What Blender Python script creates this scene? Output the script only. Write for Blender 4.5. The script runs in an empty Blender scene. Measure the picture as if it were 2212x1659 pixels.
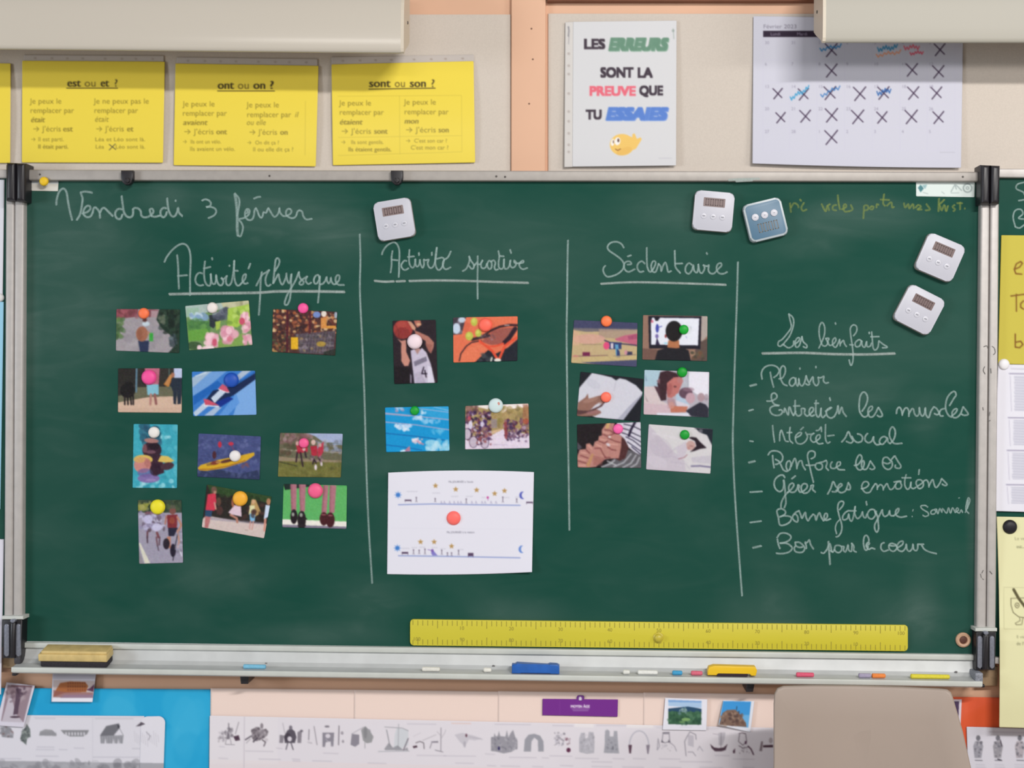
import bpy, bmesh, math, random
import numpy as np
from mathutils import Vector, Matrix

# ---------------------------------------------------------------- camera, world, lamps, exposure
scene = bpy.context.scene
COL = scene.collection
FPX = 3154.0            # focal length for a 2212 px wide frame
DB = 0.06               # board face stands this far off the wall (wall face is y = 0)
CAM = Vector((0.131, -(3.0 + DB), 1.45))
YAW, ROLL = math.radians(2.1), math.radians(0.43)
_f = Vector((-math.sin(YAW), math.cos(YAW), 0))
_r0 = Vector((math.cos(YAW), math.sin(YAW), 0)); _u0 = Vector((0, 0, 1))
_r = _r0 * math.cos(ROLL) + _u0 * math.sin(ROLL)
_u = _u0 * math.cos(ROLL) - _r0 * math.sin(ROLL)
cd = bpy.data.cameras.new('camera'); cam = bpy.data.objects.new('camera', cd); COL.objects.link(cam)
cam.matrix_world = Matrix(((_r.x, _u.x, -_f.x, CAM.x), (_r.y, _u.y, -_f.y, CAM.y), (_r.z, _u.z, -_f.z, CAM.z), (0, 0, 0, 1)))
cd.sensor_width = 36.0; cd.lens = 36.0 * FPX / 2212; cd.clip_start = 0.05
cd.dof.use_dof = True; cd.dof.focus_distance = 2.75; cd.dof.aperture_fstop = 2.8
scene.camera = cam

world = bpy.data.worlds.new('world'); scene.world = world; world.use_nodes = True
world.node_tree.nodes['Background'].inputs[0].default_value = (0.95, 0.97, 1.0, 1)
world.node_tree.nodes['Background'].inputs[1].default_value = 0.19

def area(name, loc, target, sx, sy, power, col):
    l = bpy.data.lights.new(name, 'AREA'); l.shape = 'RECTANGLE'; l.size = sx; l.size_y = sy; l.energy = power; l.color = col
    o = bpy.data.objects.new(name, l); COL.objects.link(o); o.location = loc
    o.rotation_euler = (Vector(target) - Vector(loc)).to_track_quat('-Z', 'Y').to_euler()
    return o
area('ceiling_tube', (1.6, -4.2, 3.3), (0.1, 0, 1.2), 1.5, 0.10, 152, (1.0, 0.97, 0.93))
area('rear_ceiling_tube', (-0.6, -6.4, 2.6), (0, 0, 1.0), 2.4, 0.3, 48, (1.0, 0.95, 0.9))
area('added_right_fill', (3.3, -2.5, 2.3), (0.9, 0, 1.6), 1.2, 0.3, 38, (1.0, 0.97, 0.94))  # added fill light, no real fixture: lifts the shadow under the right screen
area('window_daylight', (-4.4, -3.2, 1.7), (0, 0, 1.3), 1.3, 1.2, 92, (0.86, 0.93, 1.0))
scene.view_settings.view_transform = 'Standard'; scene.view_settings.look = 'None'
scene.view_settings.gamma = 1.0; scene.view_settings.use_curve_mapping = False
scene.view_settings.exposure = -0.15
scene.cycles.use_denoising = True

# ---------------------------------------------------------------- helpers
def W(px, py, d):
    """world point at distance d in front of the wall seen at photo pixel (px, py)"""
    v = _f * FPX + _r * (px - 1106.0) - _u * (py - 829.5)
    t = (-d - CAM.y) / v.y
    return CAM + v * t
def Wn(px, py, d):
    px = np.asarray(px, float); py = np.asarray(py, float); d = np.broadcast_to(np.asarray(d, float), px.shape)
    F, R, U = (np.array(k) for k in (_f, _r, _u))
    v = F * FPX + (px - 1106.0)[..., None] * R - (py - 829.5)[..., None] * U
    t = (-d - CAM.y) / v[..., 1]
    return np.array(CAM) + v * t[..., None]
WF = 0.025              # the wall's face stands at y = -WF
def hexs(h):
    return np.array([int(h[i:i + 2], 16) / 255 for i in (0, 2, 4)])
def lin(c):
    c = np.asarray(c, float)
    return np.where(c <= 0.04045, c / 12.92, ((np.clip(c, 0, None) + 0.055) / 1.055) ** 2.4)
_used = {}
def link(name, data):
    o = bpy.data.objects.new(name, data); COL.objects.link(o); return o
def obj(name, me, mat, parent=None):
    o = link(name, me)
    if mat is not None: me.materials.append(mat)
    if parent is not None:
        o.parent = parent; o.matrix_parent_inverse = parent_inv(parent)
    return o
def parent_inv(p):
    m = Matrix.Identity(4); q = p
    chain = []
    while q is not None: chain.append(q); q = q.parent
    for q in reversed(chain): m = m @ q.matrix_parent_inverse @ q.matrix_basis
    return m.inverted()
def tag(o, label=None, cat=None, group=None, kind=None):
    if label: o['label'] = label
    if cat: o['category'] = cat
    if group: o['group'] = group
    if kind: o['kind'] = kind
    return o
def empty(name, loc, label, cat, group=None, rot=(0, 0, 0)):
    o = link(name, None); o.location = loc; o.rotation_euler = rot; o.empty_display_size = 0.02
    return tag(o, label, cat, group)
def mesh_of(bm, name, smooth=False, auto=None):
    bmesh.ops.recalc_face_normals(bm, faces=bm.faces[:])
    if auto is not None:
        for f in bm.faces: f.smooth = True
        for e in bm.edges:
            if len(e.link_faces) == 2 and e.calc_face_angle(0) > auto: e.smooth = False
    elif smooth:
        for f in bm.faces: f.smooth = True
    me = bpy.data.meshes.new(name); bm.to_mesh(me); bm.free(); return me
def prism(front, back, bevel=0, seg=3, name='part'):
    """closed prism between two outlines of equal length (world points)"""
    bm = bmesh.new()
    a = [bm.verts.new(p) for p in front]; b = [bm.verts.new(p) for p in back]
    n = len(a)
    ff = bm.faces.new(a); bm.faces.new(b[::-1])
    for i in range(n): bm.faces.new((a[i], b[i], b[(i + 1) % n], a[(i + 1) % n]))
    if bevel:
        bmesh.ops.bevel(bm, geom=list(ff.edges), offset=bevel, segments=seg, profile=0.5, affect='EDGES')
    return mesh_of(bm, name, auto=0.6 if bevel else None)
def slab(name, pts, d0, d1, mat, parent=None, bevel=0, seg=3):
    f = [W(x, y, d1) for x, y in pts]
    b = [Vector((p.x, -d0, p.z)) for p in f]
    return obj(name, prism(f, b, bevel, seg, name), mat, parent)
def box(name, c, s, mat, parent=None, bevel=0, seg=3, rot=None):
    bm = bmesh.new(); bmesh.ops.create_cube(bm, size=1)
    for v in bm.verts: v.co = Vector((v.co.x * s[0], v.co.y * s[1], v.co.z * s[2]))
    if bevel: bmesh.ops.bevel(bm, geom=bm.edges[:], offset=bevel, segments=seg, profile=0.5, affect='EDGES')
    if rot is not None: bmesh.ops.transform(bm, matrix=rot, verts=bm.verts[:])
    for v in bm.verts: v.co += Vector(c)
    return obj(name, mesh_of(bm, name, auto=0.6 if bevel else None), mat, parent)
def lathe_mesh(name, prof, n=32):
    """profile of (radius, height) turned about the axis pointing to the room (-y)"""
    bm = bmesh.new(); rings = []
    for r, h in prof:
        if r < 1e-6: rings.append([bm.verts.new((0, -h, 0))])
        else: rings.append([bm.verts.new((r * math.cos(2 * math.pi * i / n), -h, r * math.sin(2 * math.pi * i / n))) for i in range(n)])
    for A, B in zip(rings, rings[1:]):
        for i in range(n):
            a0, a1 = A[i % len(A)], A[(i + 1) % len(A)]; b0, b1 = B[i % len(B)], B[(i + 1) % len(B)]
            vs = []
            for v in (a0, a1, b1, b0):
                if v not in vs: vs.append(v)
            if len(vs) > 2: bm.faces.new(vs)
    return mesh_of(bm, name, auto=0.7)
def rrect(x0, y0, x1, y1, r, n=6):
    out = []
    for cx, cy, a0 in ((x1 - r, y0 + r, -90), (x1 - r, y1 - r, 0), (x0 + r, y1 - r, 90), (x0 + r, y0 + r, 180)):
        for i in range(n + 1):
            a = math.radians(a0 + 90 * i / n); out.append((cx + r * math.cos(a), cy + r * math.sin(a)))
    return out

# ---------------------------------------------------------------- materials
def newmat(name):
    m = bpy.data.materials.new(name); m.use_nodes = True
    return m, m.node_tree, m.node_tree.nodes['Principled BSDF']
def mat(name, col, rough=0.5, metal=0.0, spec=0.5, noise=0.0, nscale=30.0, bump=0.0, bscale=200.0, coat=0.0):
    m, nt, b = newmat(name); c = lin(hexs(col)) if isinstance(col, str) else col
    b.inputs['Base Color'].default_value = (*c, 1); b.inputs['Roughness'].default_value = rough
    b.inputs['Metallic'].default_value = metal; b.inputs['Specular IOR Level'].default_value = spec
    b.inputs['Coat Weight'].default_value = coat; b.inputs['Coat Roughness'].default_value = 0.12
    tc = nt.nodes.new('ShaderNodeTexCoord')
    if noise:
        n = nt.nodes.new('ShaderNodeTexNoise'); n.inputs['Scale'].default_value = nscale; n.inputs['Detail'].default_value = 4
        r = nt.nodes.new('ShaderNodeMapRange'); r.inputs[3].default_value = 1 - noise; r.inputs[4].default_value = 1 + noise
        r.inputs[1].default_value = 0.3; r.inputs[2].default_value = 0.7
        x = nt.nodes.new('ShaderNodeVectorMath'); x.operation = 'SCALE'; x.inputs[0].default_value = tuple(c)
        nt.links.new(tc.outputs['Object'], n.inputs['Vector']); nt.links.new(n.outputs[0], r.inputs[0])
        nt.links.new(r.outputs[0], x.inputs['Scale']); nt.links.new(x.outputs[0], b.inputs['Base Color'])
    if bump:
        n = nt.nodes.new('ShaderNodeTexNoise'); n.inputs['Scale'].default_value = bscale; n.inputs['Detail'].default_value = 5
        bp = nt.nodes.new('ShaderNodeBump'); bp.inputs['Strength'].default_value = bump; bp.inputs['Distance'].default_value = 0.002
        nt.links.new(tc.outputs['Object'], n.inputs['Vector']); nt.links.new(n.outputs[0], bp.inputs['Height'])
        nt.links.new(bp.outputs[0], b.inputs['Normal'])
    return m
def print_mat(name, rough=0.55, spec=0.3, coat=0.0, coat_r=0.2):
    """flat print carried by the sheet's own colour attribute"""
    m, nt, b = newmat(name)
    a = nt.nodes.new('ShaderNodeAttribute'); a.attribute_name = 'ink'
    n = nt.nodes.new('ShaderNodeTexNoise'); n.inputs['Scale'].default_value = 900; n.inputs['Detail'].default_value = 2
    r = nt.nodes.new('ShaderNodeMapRange'); r.inputs[3].default_value = 0.97; r.inputs[4].default_value = 1.03
    x = nt.nodes.new('ShaderNodeVectorMath'); x.operation = 'SCALE'
    tc = nt.nodes.new('ShaderNodeTexCoord')
    nt.links.new(tc.outputs['Object'], n.inputs['Vector']); nt.links.new(n.outputs[0], r.inputs[0])
    nt.links.new(a.outputs['Color'], x.inputs[0]); nt.links.new(r.outputs[0], x.inputs['Scale'])
    nt.links.new(x.outputs[0], b.inputs['Base Color'])
    b.inputs['Roughness'].default_value = rough; b.inputs['Specular IOR Level'].default_value = spec
    b.inputs['Coat Weight'].default_value = coat; b.inputs['Coat Roughness'].default_value = coat_r
    return m
M_PAPER = print_mat('printed_paper', 0.8, 0.15)
M_PHOTO = print_mat('laminated_print', 0.5, 0.12)
M_SLEEVE = print_mat('sleeved_print', 0.6, 0.2, 0.22, 0.25)
M_ALU = mat('brushed_aluminium', 'b6b1ae', 0.45, 0.15, 0.5, 0.05, 60, 0.05, 300)
M_ALU_T = mat('top_rail_aluminium', 'a29c97', 0.45, 0.15, 0.4, 0.05, 60)
M_ALU_D = mat('dull_aluminium', 'c2c4c4', 0.5, 0.1, 0.5, 0.06, 25)
M_LIP = mat('tray_lip_aluminium', 'c6c9c4', 0.45, 0.1, 0.5, 0.05, 25)
M_BLACK = mat('black_plastic', '1c191f', 0.4, 0, 0.5, 0.1, 80)
M_METAL = mat('grey_metal', '8c8f9c', 0.35, 0.6, 0.5, 0.15, 200)
M_PEACH = mat('peach_paint', 'd9ae92', 0.6, 0, 0.3, 0.03, 5, 0.06, 150)
M_CREAM = mat('cream_wall_fabric', 'c9bfb5', 0.85, 0, 0.1, 0.03, 300, 0.25, 600)
M_BROWN = mat('brown_wood_trim', '7a4c38', 0.5, 0, 0.3, 0.1, 20)
M_CASE = mat('screen_case_lacquer', 'c2baae', 0.22, 0, 0.5)
M_CASE_R = mat('screen_case_lacquer_warm', 'aeaaa0', 0.5, 0, 0.25)
M_POST = mat('post_wood', '9c8468', 0.6, 0, 0.3, 0.15, 90)
M_SLEEVE_CLEAR = mat('clear_punched_strip', 'dcd6d2', 0.35, 0, 0.5)

# ---------------------------------------------------------------- a small painter for flat prints
_gl = {}
def _font(s):
    cu = bpy.data.curves.new('t', 'FONT'); cu.body = s; cu.size = 1.0; cu.resolution_u = 3
    o = bpy.data.objects.new('t', cu); COL.objects.link(o)
    dg = bpy.context.evaluated_depsgraph_get(); dg.update()
    me = o.evaluated_get(dg).to_mesh()
    V = np.array([v.co[:2] for v in me.vertices]) if len(me.vertices) else np.zeros((0, 2))
    me.calc_loop_triangles(); T = [tuple(t.vertices) for t in me.loop_triangles]
    o.evaluated_get(dg).to_mesh_clear(); bpy.data.objects.remove(o); bpy.data.curves.remove(cu)
    return V, T
GE = 30   # glyph raster: pixels per em
def glyph(ch):
    if ch in _gl: return _gl[ch]
    if '|' not in _gl:
        V, T = _font('||'); _gl['|'] = (None, 0, V[:, 0].max() - V[:, 0].min())
    if ch == ' ': _gl[ch] = (None, 0.3, 0); return _gl[ch]
    V, T = _font('|' + ch + '|'); adv = V[:, 0].max() - V[:, 0].min() - _gl['|'][2]
    V, T = _font(ch)
    H, Wd = int(GE * 1.5), int(GE * 1.5)
    m = np.zeros((H, Wd))
    P = np.stack([V[:, 0] * GE + 4, (1.05 - V[:, 1]) * GE], 1)
    yy, xx = np.mgrid[0:H * 2, 0:Wd * 2] / 2.0 + 0.25
    big = np.zeros(yy.shape, bool)
    for t in T:
        a, b, c = P[t[0]], P[t[1]], P[t[2]]
        x0, x1 = int(min(a[0], b[0], c[0]) * 2) - 1, int(max(a[0], b[0], c[0]) * 2) + 2
        y0, y1 = int(min(a[1], b[1], c[1]) * 2) - 1, int(max(a[1], b[1], c[1]) * 2) + 2
        x0 = max(x0, 0); y0 = max(y0, 0)
        X, Y = xx[y0:y1, x0:x1], yy[y0:y1, x0:x1]
        s = [(q[0] - p[0]) * (Y - p[1]) - (q[1] - p[1]) * (X - p[0]) for p, q in ((a, b), (b, c), (c, a))]
        big[y0:y1, x0:x1] |= ((s[0] >= 0) & (s[1] >= 0) & (s[2] >= 0)) | ((s[0] <= 0) & (s[1] <= 0) & (s[2] <= 0))
    m = big.reshape(H, 2, Wd, 2).mean((1, 3))
    _gl[ch] = (m, adv, 0); return _gl[ch]

class Pic:
    def __init__(s, x0, y0, x1, y1, bg, ss=2):
        s.x0, s.y0, s.ss = x0 - 2, y0 - 2, ss
        s.w, s.h = int((x1 - x0 + 4) * ss), int((y1 - y0 + 4) * ss)
        s.a = np.ones((s.h, s.w, 3)) * hexs(bg); s.T(0, 0, 1); s.rng = np.random.default_rng(int(abs(x0) * 7 + abs(y0)))
    def T(s, ox, oy, k): s.ox, s.oy, s.k = ox, oy, k; return s
    def xy(s, v):
        p = np.asarray(v, float).reshape(-1, 2)
        return np.stack([(p[:, 0] / s.k + s.ox - s.x0) * s.ss, (p[:, 1] / s.k + s.oy - s.y0) * s.ss], 1)
    def reg(s, p, pad):
        x0 = max(int(p[:, 0].min() - pad), 0); x1 = min(int(p[:, 0].max() + pad) + 1, s.w)
        y0 = max(int(p[:, 1].min() - pad), 0); y1 = min(int(p[:, 1].max() + pad) + 1, s.h)
        if x1 <= x0 or y1 <= y0: return None
        Y, X = np.mgrid[y0:y1, x0:x1] + 0.5
        return (slice(y0, y1), slice(x0, x1)), X, Y
    def mix(s, sl, m, col, a=1.0):
        m = (np.clip(m, 0, 1) * a)[..., None]; s.a[sl] = s.a[sl] * (1 - m) + hexs(col) * m
    def P(s, col, *v, a=1.0):
        p = s.xy(v); g = s.reg(p, 1)
        if g is None: return s
        sl, X, Y = g; ins = np.zeros(X.shape, bool)
        for i in range(len(p)):
            xa, ya = p[i]; xb, yb = p[i - 1]
            if ya == yb: continue
            c = ((ya > Y) != (yb > Y)) & (X < (xb - xa) * (Y - ya) / (yb - ya) + xa); ins ^= c
        s.mix(sl, ins.astype(float), col, a); return s
    def R(s, col, x0, y0, x1, y1, a=1.0): return s.P(col, x0, y0, x1, y0, x1, y1, x0, y1, a=a)
    def E(s, col, cx, cy, rx, ry, rot=0, a=1.0, soft=1.0):
        c = s.xy((cx, cy)); rx = rx / s.k * s.ss; ry = ry / s.k * s.ss; g = s.reg(c, max(rx, ry) + 2)
        if g is None: return s
        sl, X, Y = g; X = X - c[0, 0]; Y = Y - c[0, 1]; t = math.radians(rot)
        u = X * math.cos(t) + Y * math.sin(t); v = -X * math.sin(t) + Y * math.cos(t)
        q = np.sqrt((u / rx) ** 2 + (v / ry) ** 2); s.mix(sl, (1 - q) * min(rx, ry) / soft + 0.5, col, a); return s
    def L(s, col, w, *v, a=1.0):
        p = s.xy(v); w = w / s.k * s.ss; g = s.reg(p, w + 2)
        if g is None: return s
        sl, X, Y = g; D = np.full(X.shape, 1e9)
        for (xa, ya), (xb, yb) in zip(p, p[1:]):
            dx, dy = xb - xa, yb - ya; t = np.clip(((X - xa) * dx + (Y - ya) * dy) / (dx * dx + dy * dy + 1e-9), 0, 1)
            D = np.minimum(D, np.hypot(X - xa - t * dx, Y - ya - t * dy))
        s.mix(sl, w / 2 - D + 0.5, col, a); return s
    def B(s, cols, x0, y0, x1, y1, n, r0, r1, a=0.9):
        for i in range(n):
            s.E(cols[int(s.rng.integers(len(cols)))], s.rng.uniform(x0, x1), s.rng.uniform(y0, y1), s.rng.uniform(r0, r1), s.rng.uniform(r0, r1), s.rng.uniform(0, 180), a, 2)
        return s
    def N(s, amp, cell=3, ax=1):
        h, w = s.h // cell + 2, s.w // (cell * ax) + 2
        f = s.rng.normal(0, amp, (h, w, 3)) * 0.5 + s.rng.normal(0, amp, (h, w, 1))
        f = np.repeat(np.repeat(f, cell, 0), cell * ax, 1)[:s.h, :s.w]; s.a += f; return s
    def blur(s, sig):
        sig *= s.ss; r = int(sig * 3) + 1; k = np.exp(-np.arange(-r, r + 1) ** 2 / (2 * sig * sig)); k /= k.sum()
        for ax in (0, 1):
            p = np.pad(s.a, [(r, r) if i == ax else (0, 0) for i in range(3)], 'edge'); o = 0
            n = s.a.shape[ax]
            for i, q in enumerate(k): o = o + q * (p[i:i + n] if ax == 0 else p[:, i:i + n])
            s.a = o
        return s
    def txt(s, t, x, y, em, col, w=None, bold=0, it=0.0, a=1.0, slope=0.0):
        """text with its baseline starting at crop point (x, y); em in crop px; w: total width"""
        gs = [glyph(c) for c in t]; tot = sum(g[1] for g in gs) * em; sx = (w / tot) if w else 1.0
        px = x
        for g in gs:
            if g[0] is not None:
                c = s.xy((px, y + slope * (px - x)))[0]; e = em / s.k * s.ss
                q = np.array([[c[0] - e * .3, c[1] - e * 1.1], [c[0] + e * 1.6 * sx, c[1] + e * .45]]); r = s.reg(q, 2)
                if r is not None:
                    sl, X, Y = r; v = (Y - c[1]) / e; u = (X - c[0]) / (e * sx) + v * it
                    best = 0
                    for b in ((0,) if not bold else (-bold, 0, bold)):
                        for b2 in ((0,) if bold < .04 else (-bold, 0, bold)):
                            gx = (u + b) * GE + 4 - .5; gy = (v + b2 + 1.05) * GE - .5
                            ok = (gx > 0) & (gy > 0) & (gx < g[0].shape[1] - 2) & (gy < g[0].shape[0] - 2)
                            ix = np.clip(gx, 0, g[0].shape[1] - 2).astype(int); iy = np.clip(gy, 0, g[0].shape[0] - 2).astype(int)
                            fx, fy = gx - ix, gy - iy
                            val = (g[0][iy, ix] * (1 - fx) + g[0][iy, ix + 1] * fx) * (1 - fy) + (g[0][iy + 1, ix] * (1 - fx) + g[0][iy + 1, ix + 1] * fx) * fy
                            best = np.maximum(best, val * ok)
                    s.mix(sl, best, col, a)
            px += g[1] * em * sx
        return s
    def at(s, px, py):
        gx = np.clip((px - s.x0) * s.ss - .5, 0, s.w - 1.001); gy = np.clip((py - s.y0) * s.ss - .5, 0, s.h - 1.001)
        ix, iy = gx.astype(int), gy.astype(int); fx, fy = (gx - ix)[..., None], (gy - iy)[..., None]
        A = s.a
        return (A[iy, ix] * (1 - fx) + A[iy, ix + 1] * fx) * (1 - fy) + (A[iy + 1, ix] * (1 - fx) + A[iy + 1, ix + 1] * fx) * fy

def sheet(name, quad, pic, d, mt, parent=None, step=1.4, r=0.0, bow=(0, 0, 0, 0), curl=None, thick=0.0005):
    """a printed sheet: quad = TL TR BR BL in photo pixels; pic painted in the same pixels; r = corner radius px;
    bow = outward bulge of top,right,bottom,left edge in px; curl(u,v) = extra metres off the wall"""
    q = np.array(quad, float)
    w = np.hypot(*(q[1] - q[0])); h = np.hypot(*(q[3] - q[0]))
    nx, ny = max(int(w / step), 2) + 1, max(int(h / step), 2) + 1
    S, T = np.meshgrid(np.linspace(0, w, nx), np.linspace(0, h, ny))
    if r:
        cx = np.clip(S, r, w - r); cy = np.clip(T, r, h - r); dd = np.hypot(S - cx, T - cy); k = np.where(dd > r, r / np.maximum(dd, 1e-6), 1)
        S = cx + (S - cx) * k; T = cy + (T - cy) * k
    u, v = S / w, T / h
    p = (q[0] * ((1 - u) * (1 - v))[..., None] + q[1] * (u * (1 - v))[..., None] + q[2] * (u * v)[..., None] + q[3] * ((1 - u) * v)[..., None])
    p[..., 1] += -bow[0] * 4 * u * (1 - u) * (1 - v) + bow[2] * 4 * u * (1 - u) * v
    p[..., 0] += bow[1] * 4 * v * (1 - v) * u - bow[3] * 4 * v * (1 - v) * (1 - u)
    dz = curl(u, v) if curl else 0.0
    co = Wn(p[..., 0], p[..., 1], d + dz * np.ones_like(u)).reshape(-1, 3)
    colr = lin(np.clip(pic.at(p[..., 0], p[..., 1]), 0.01, 0.93)).reshape(-1, 3)
    I = np.arange(nx * ny).reshape(ny, nx)
    F = np.stack([I[:-1, :-1], I[1:, :-1], I[1:, 1:], I[:-1, 1:]], -1).reshape(-1, 4)
    ring = np.concatenate([I[0, :-1], I[:-1, -1], I[-1, :0:-1], I[:0:-1, 0]])
    back = co[ring].copy(); back[:, 1] += thick; nb = len(co)
    co = np.concatenate([co, back]); colr = np.concatenate([colr, colr[ring]])
    m = len(ring); a = ring; b = np.roll(ring, -1); A = nb + np.arange(m); Bk = np.roll(A, -1)
    F = np.concatenate([F, np.stack([b, a, A, Bk][::-1], -1)])
    me = bpy.data.meshes.new(name)
    me.vertices.add(len(co)); me.vertices.foreach_set('co', co.astype(np.float32).ravel())
    me.loops.add(F.size); me.loops.foreach_set('vertex_index', F.astype(np.int32).ravel())
    me.polygons.add(len(F)); me.polygons.foreach_set('loop_start', np.arange(0, F.size, 4, dtype=np.int32))
    me.polygons.foreach_set('loop_total', np.full(len(F), 4, np.int32))
    me.update(calc_edges=True); me.validate()
    at = me.color_attributes.new('ink', 'FLOAT_COLOR', 'POINT')
    at.data.foreach_set('color', np.concatenate([colr, np.ones((len(colr), 1))], 1).astype(np.float32).ravel())
    if curl is not None: me.polygons.foreach_set('use_smooth', np.ones(len(F), bool))
    return obj(name, me, mt, parent)

# ---------------------------------------------------------------- room shell (wall face at WF)
wall = slab('wall_front', [(-900, -700), (3100, -700), (3100, 2500), (-900, 2500)], -0.1, WF, M_PEACH); tag(wall, 'peach painted classroom wall behind the chalkboard', kind='structure')
for pts in ([(-880, 32), (1103, 31), (1103, 900), (-880, 900)], [(1184, 29), (3080, 31), (3080, 900), (1184, 900)]):
    slab('wall_panel', pts, WF, WF + 0.004, M_CREAM, wall, 0.001)
t1 = slab('trim_1', [(1105, -500), (1180, -500), (1178, 400), (1104, 400)], WF, WF + 0.012, M_PEACH, None, 0.002)
tag(t1, 'vertical peach painted post between the two cream wall panels', kind='structure')
for x, y in ((1148, 62), (1151, 128), (1143, 224)):
    o = obj('nail_hole', lathe_mesh('nail_hole', [(0, .0005), (.0016, .0004), (.002, 0)], 10), mat('nail_mark', '7a5a48', .7), t1); o.location = t1.matrix_basis.inverted() @ W(x, y, WF + .0122)
t2 = slab('trim_2', [(1182, -60), (1800, -60), (1800, 2), (1182, 2)], WF, WF + 0.02, M_BROWN, None, 0.002)
tag(t2, 'dark brown wooden moulding above the right cream panel', kind='structure')
fl = box('floor', (0, -2.0, -0.05), (9, 4.4, 0.1), mat('pale_vinyl_floor', 'b8b4ac', .5, noise=.08, nscale=8)); tag(fl, 'pale grey classroom floor', kind='structure')

# ---------------------------------------------------------------- chalkboard
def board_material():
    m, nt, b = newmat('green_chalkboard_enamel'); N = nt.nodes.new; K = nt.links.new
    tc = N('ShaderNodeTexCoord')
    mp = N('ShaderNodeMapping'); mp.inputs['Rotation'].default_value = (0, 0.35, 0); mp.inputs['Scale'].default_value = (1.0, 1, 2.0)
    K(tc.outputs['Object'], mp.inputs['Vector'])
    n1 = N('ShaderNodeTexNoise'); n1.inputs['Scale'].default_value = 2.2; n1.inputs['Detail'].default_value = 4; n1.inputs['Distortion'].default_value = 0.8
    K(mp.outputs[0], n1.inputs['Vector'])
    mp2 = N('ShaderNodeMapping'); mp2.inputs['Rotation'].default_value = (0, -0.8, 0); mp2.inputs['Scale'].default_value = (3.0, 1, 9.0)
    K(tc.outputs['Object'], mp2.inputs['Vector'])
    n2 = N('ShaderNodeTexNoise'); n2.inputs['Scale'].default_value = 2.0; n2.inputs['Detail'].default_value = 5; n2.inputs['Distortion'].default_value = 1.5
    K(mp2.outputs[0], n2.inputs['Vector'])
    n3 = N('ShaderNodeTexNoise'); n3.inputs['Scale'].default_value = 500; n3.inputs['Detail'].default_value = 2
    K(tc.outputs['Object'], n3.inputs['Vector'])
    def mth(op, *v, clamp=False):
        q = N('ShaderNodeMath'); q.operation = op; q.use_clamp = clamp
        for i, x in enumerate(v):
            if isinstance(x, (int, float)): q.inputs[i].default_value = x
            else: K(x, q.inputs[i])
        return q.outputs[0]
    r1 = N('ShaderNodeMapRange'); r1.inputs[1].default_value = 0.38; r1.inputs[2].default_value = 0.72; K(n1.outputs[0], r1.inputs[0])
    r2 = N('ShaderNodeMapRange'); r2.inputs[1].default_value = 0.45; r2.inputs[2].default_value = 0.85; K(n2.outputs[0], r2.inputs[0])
    dust_veil = mth('ADD', mth('MULTIPLY', r1.outputs[0], 0.026), mth('MULTIPLY', r2.outputs[0], 0.010))
    # wiped chalk smears, plus veiling light painted in as paler patches at left
    for (px, py, rx, ry, am) in SMEARS_AND_VEIL:
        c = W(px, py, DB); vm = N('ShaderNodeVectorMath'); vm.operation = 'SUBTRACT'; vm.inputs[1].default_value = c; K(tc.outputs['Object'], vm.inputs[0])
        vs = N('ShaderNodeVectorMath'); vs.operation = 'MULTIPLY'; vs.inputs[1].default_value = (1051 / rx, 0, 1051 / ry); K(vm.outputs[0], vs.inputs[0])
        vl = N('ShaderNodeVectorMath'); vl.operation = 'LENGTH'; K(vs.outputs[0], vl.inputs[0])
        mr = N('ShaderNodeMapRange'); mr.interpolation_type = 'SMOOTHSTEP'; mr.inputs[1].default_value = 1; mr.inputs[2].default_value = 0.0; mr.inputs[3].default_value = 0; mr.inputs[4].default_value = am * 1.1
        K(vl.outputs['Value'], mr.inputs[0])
        dust_veil = mth('ADD', dust_veil, mth('MULTIPLY', mr.outputs[0], mth('ADD', 0.7, mth('MULTIPLY', r2.outputs[0], .6))))
    dust_veil = mth('MULTIPLY', dust_veil, mth('ADD', 0.8, mth('MULTIPLY', n3.outputs[0], 0.4)), clamp=True)
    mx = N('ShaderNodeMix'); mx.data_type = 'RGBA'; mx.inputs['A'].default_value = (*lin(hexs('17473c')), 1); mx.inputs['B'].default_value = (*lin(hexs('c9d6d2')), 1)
    K(dust_veil, mx.inputs['Factor']); K(mx.outputs['Result'], b.inputs['Base Color'])
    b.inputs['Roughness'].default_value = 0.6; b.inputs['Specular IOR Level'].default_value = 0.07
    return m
SMEARS_AND_VEIL = [(170, 560, 260, 300, .05), (130, 800, 180, 260, .035), (590, 470, 260, 120, .05), (740, 520, 140, 90, .05), (360, 430, 90, 50, .05), (1080, 560, 260, 180, .02),
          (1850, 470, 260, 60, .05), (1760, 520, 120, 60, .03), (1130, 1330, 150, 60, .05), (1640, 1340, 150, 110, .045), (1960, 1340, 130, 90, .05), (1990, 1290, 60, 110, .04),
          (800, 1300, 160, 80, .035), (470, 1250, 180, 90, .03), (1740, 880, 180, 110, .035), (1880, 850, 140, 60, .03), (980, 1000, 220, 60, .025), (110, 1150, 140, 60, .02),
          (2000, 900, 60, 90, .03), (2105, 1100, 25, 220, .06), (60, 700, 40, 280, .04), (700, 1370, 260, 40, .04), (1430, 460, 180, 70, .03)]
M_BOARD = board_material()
cb = empty('chalkboard', W(1083, 1410, DB), 'large green three-part chalkboard in an aluminium frame', 'chalkboard')
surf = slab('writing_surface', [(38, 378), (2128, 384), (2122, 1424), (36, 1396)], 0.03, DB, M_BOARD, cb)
tag(surf, 'green enamel writing surface with chalk smears and painted-in veiling light')
top = slab('top_rail', [(40, 366), (2130, 371), (2130, 392), (40, 389)], 0.03, 0.075, M_ALU_T, cb, 0.003)
tag(top, 'aluminium top rail')
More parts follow.
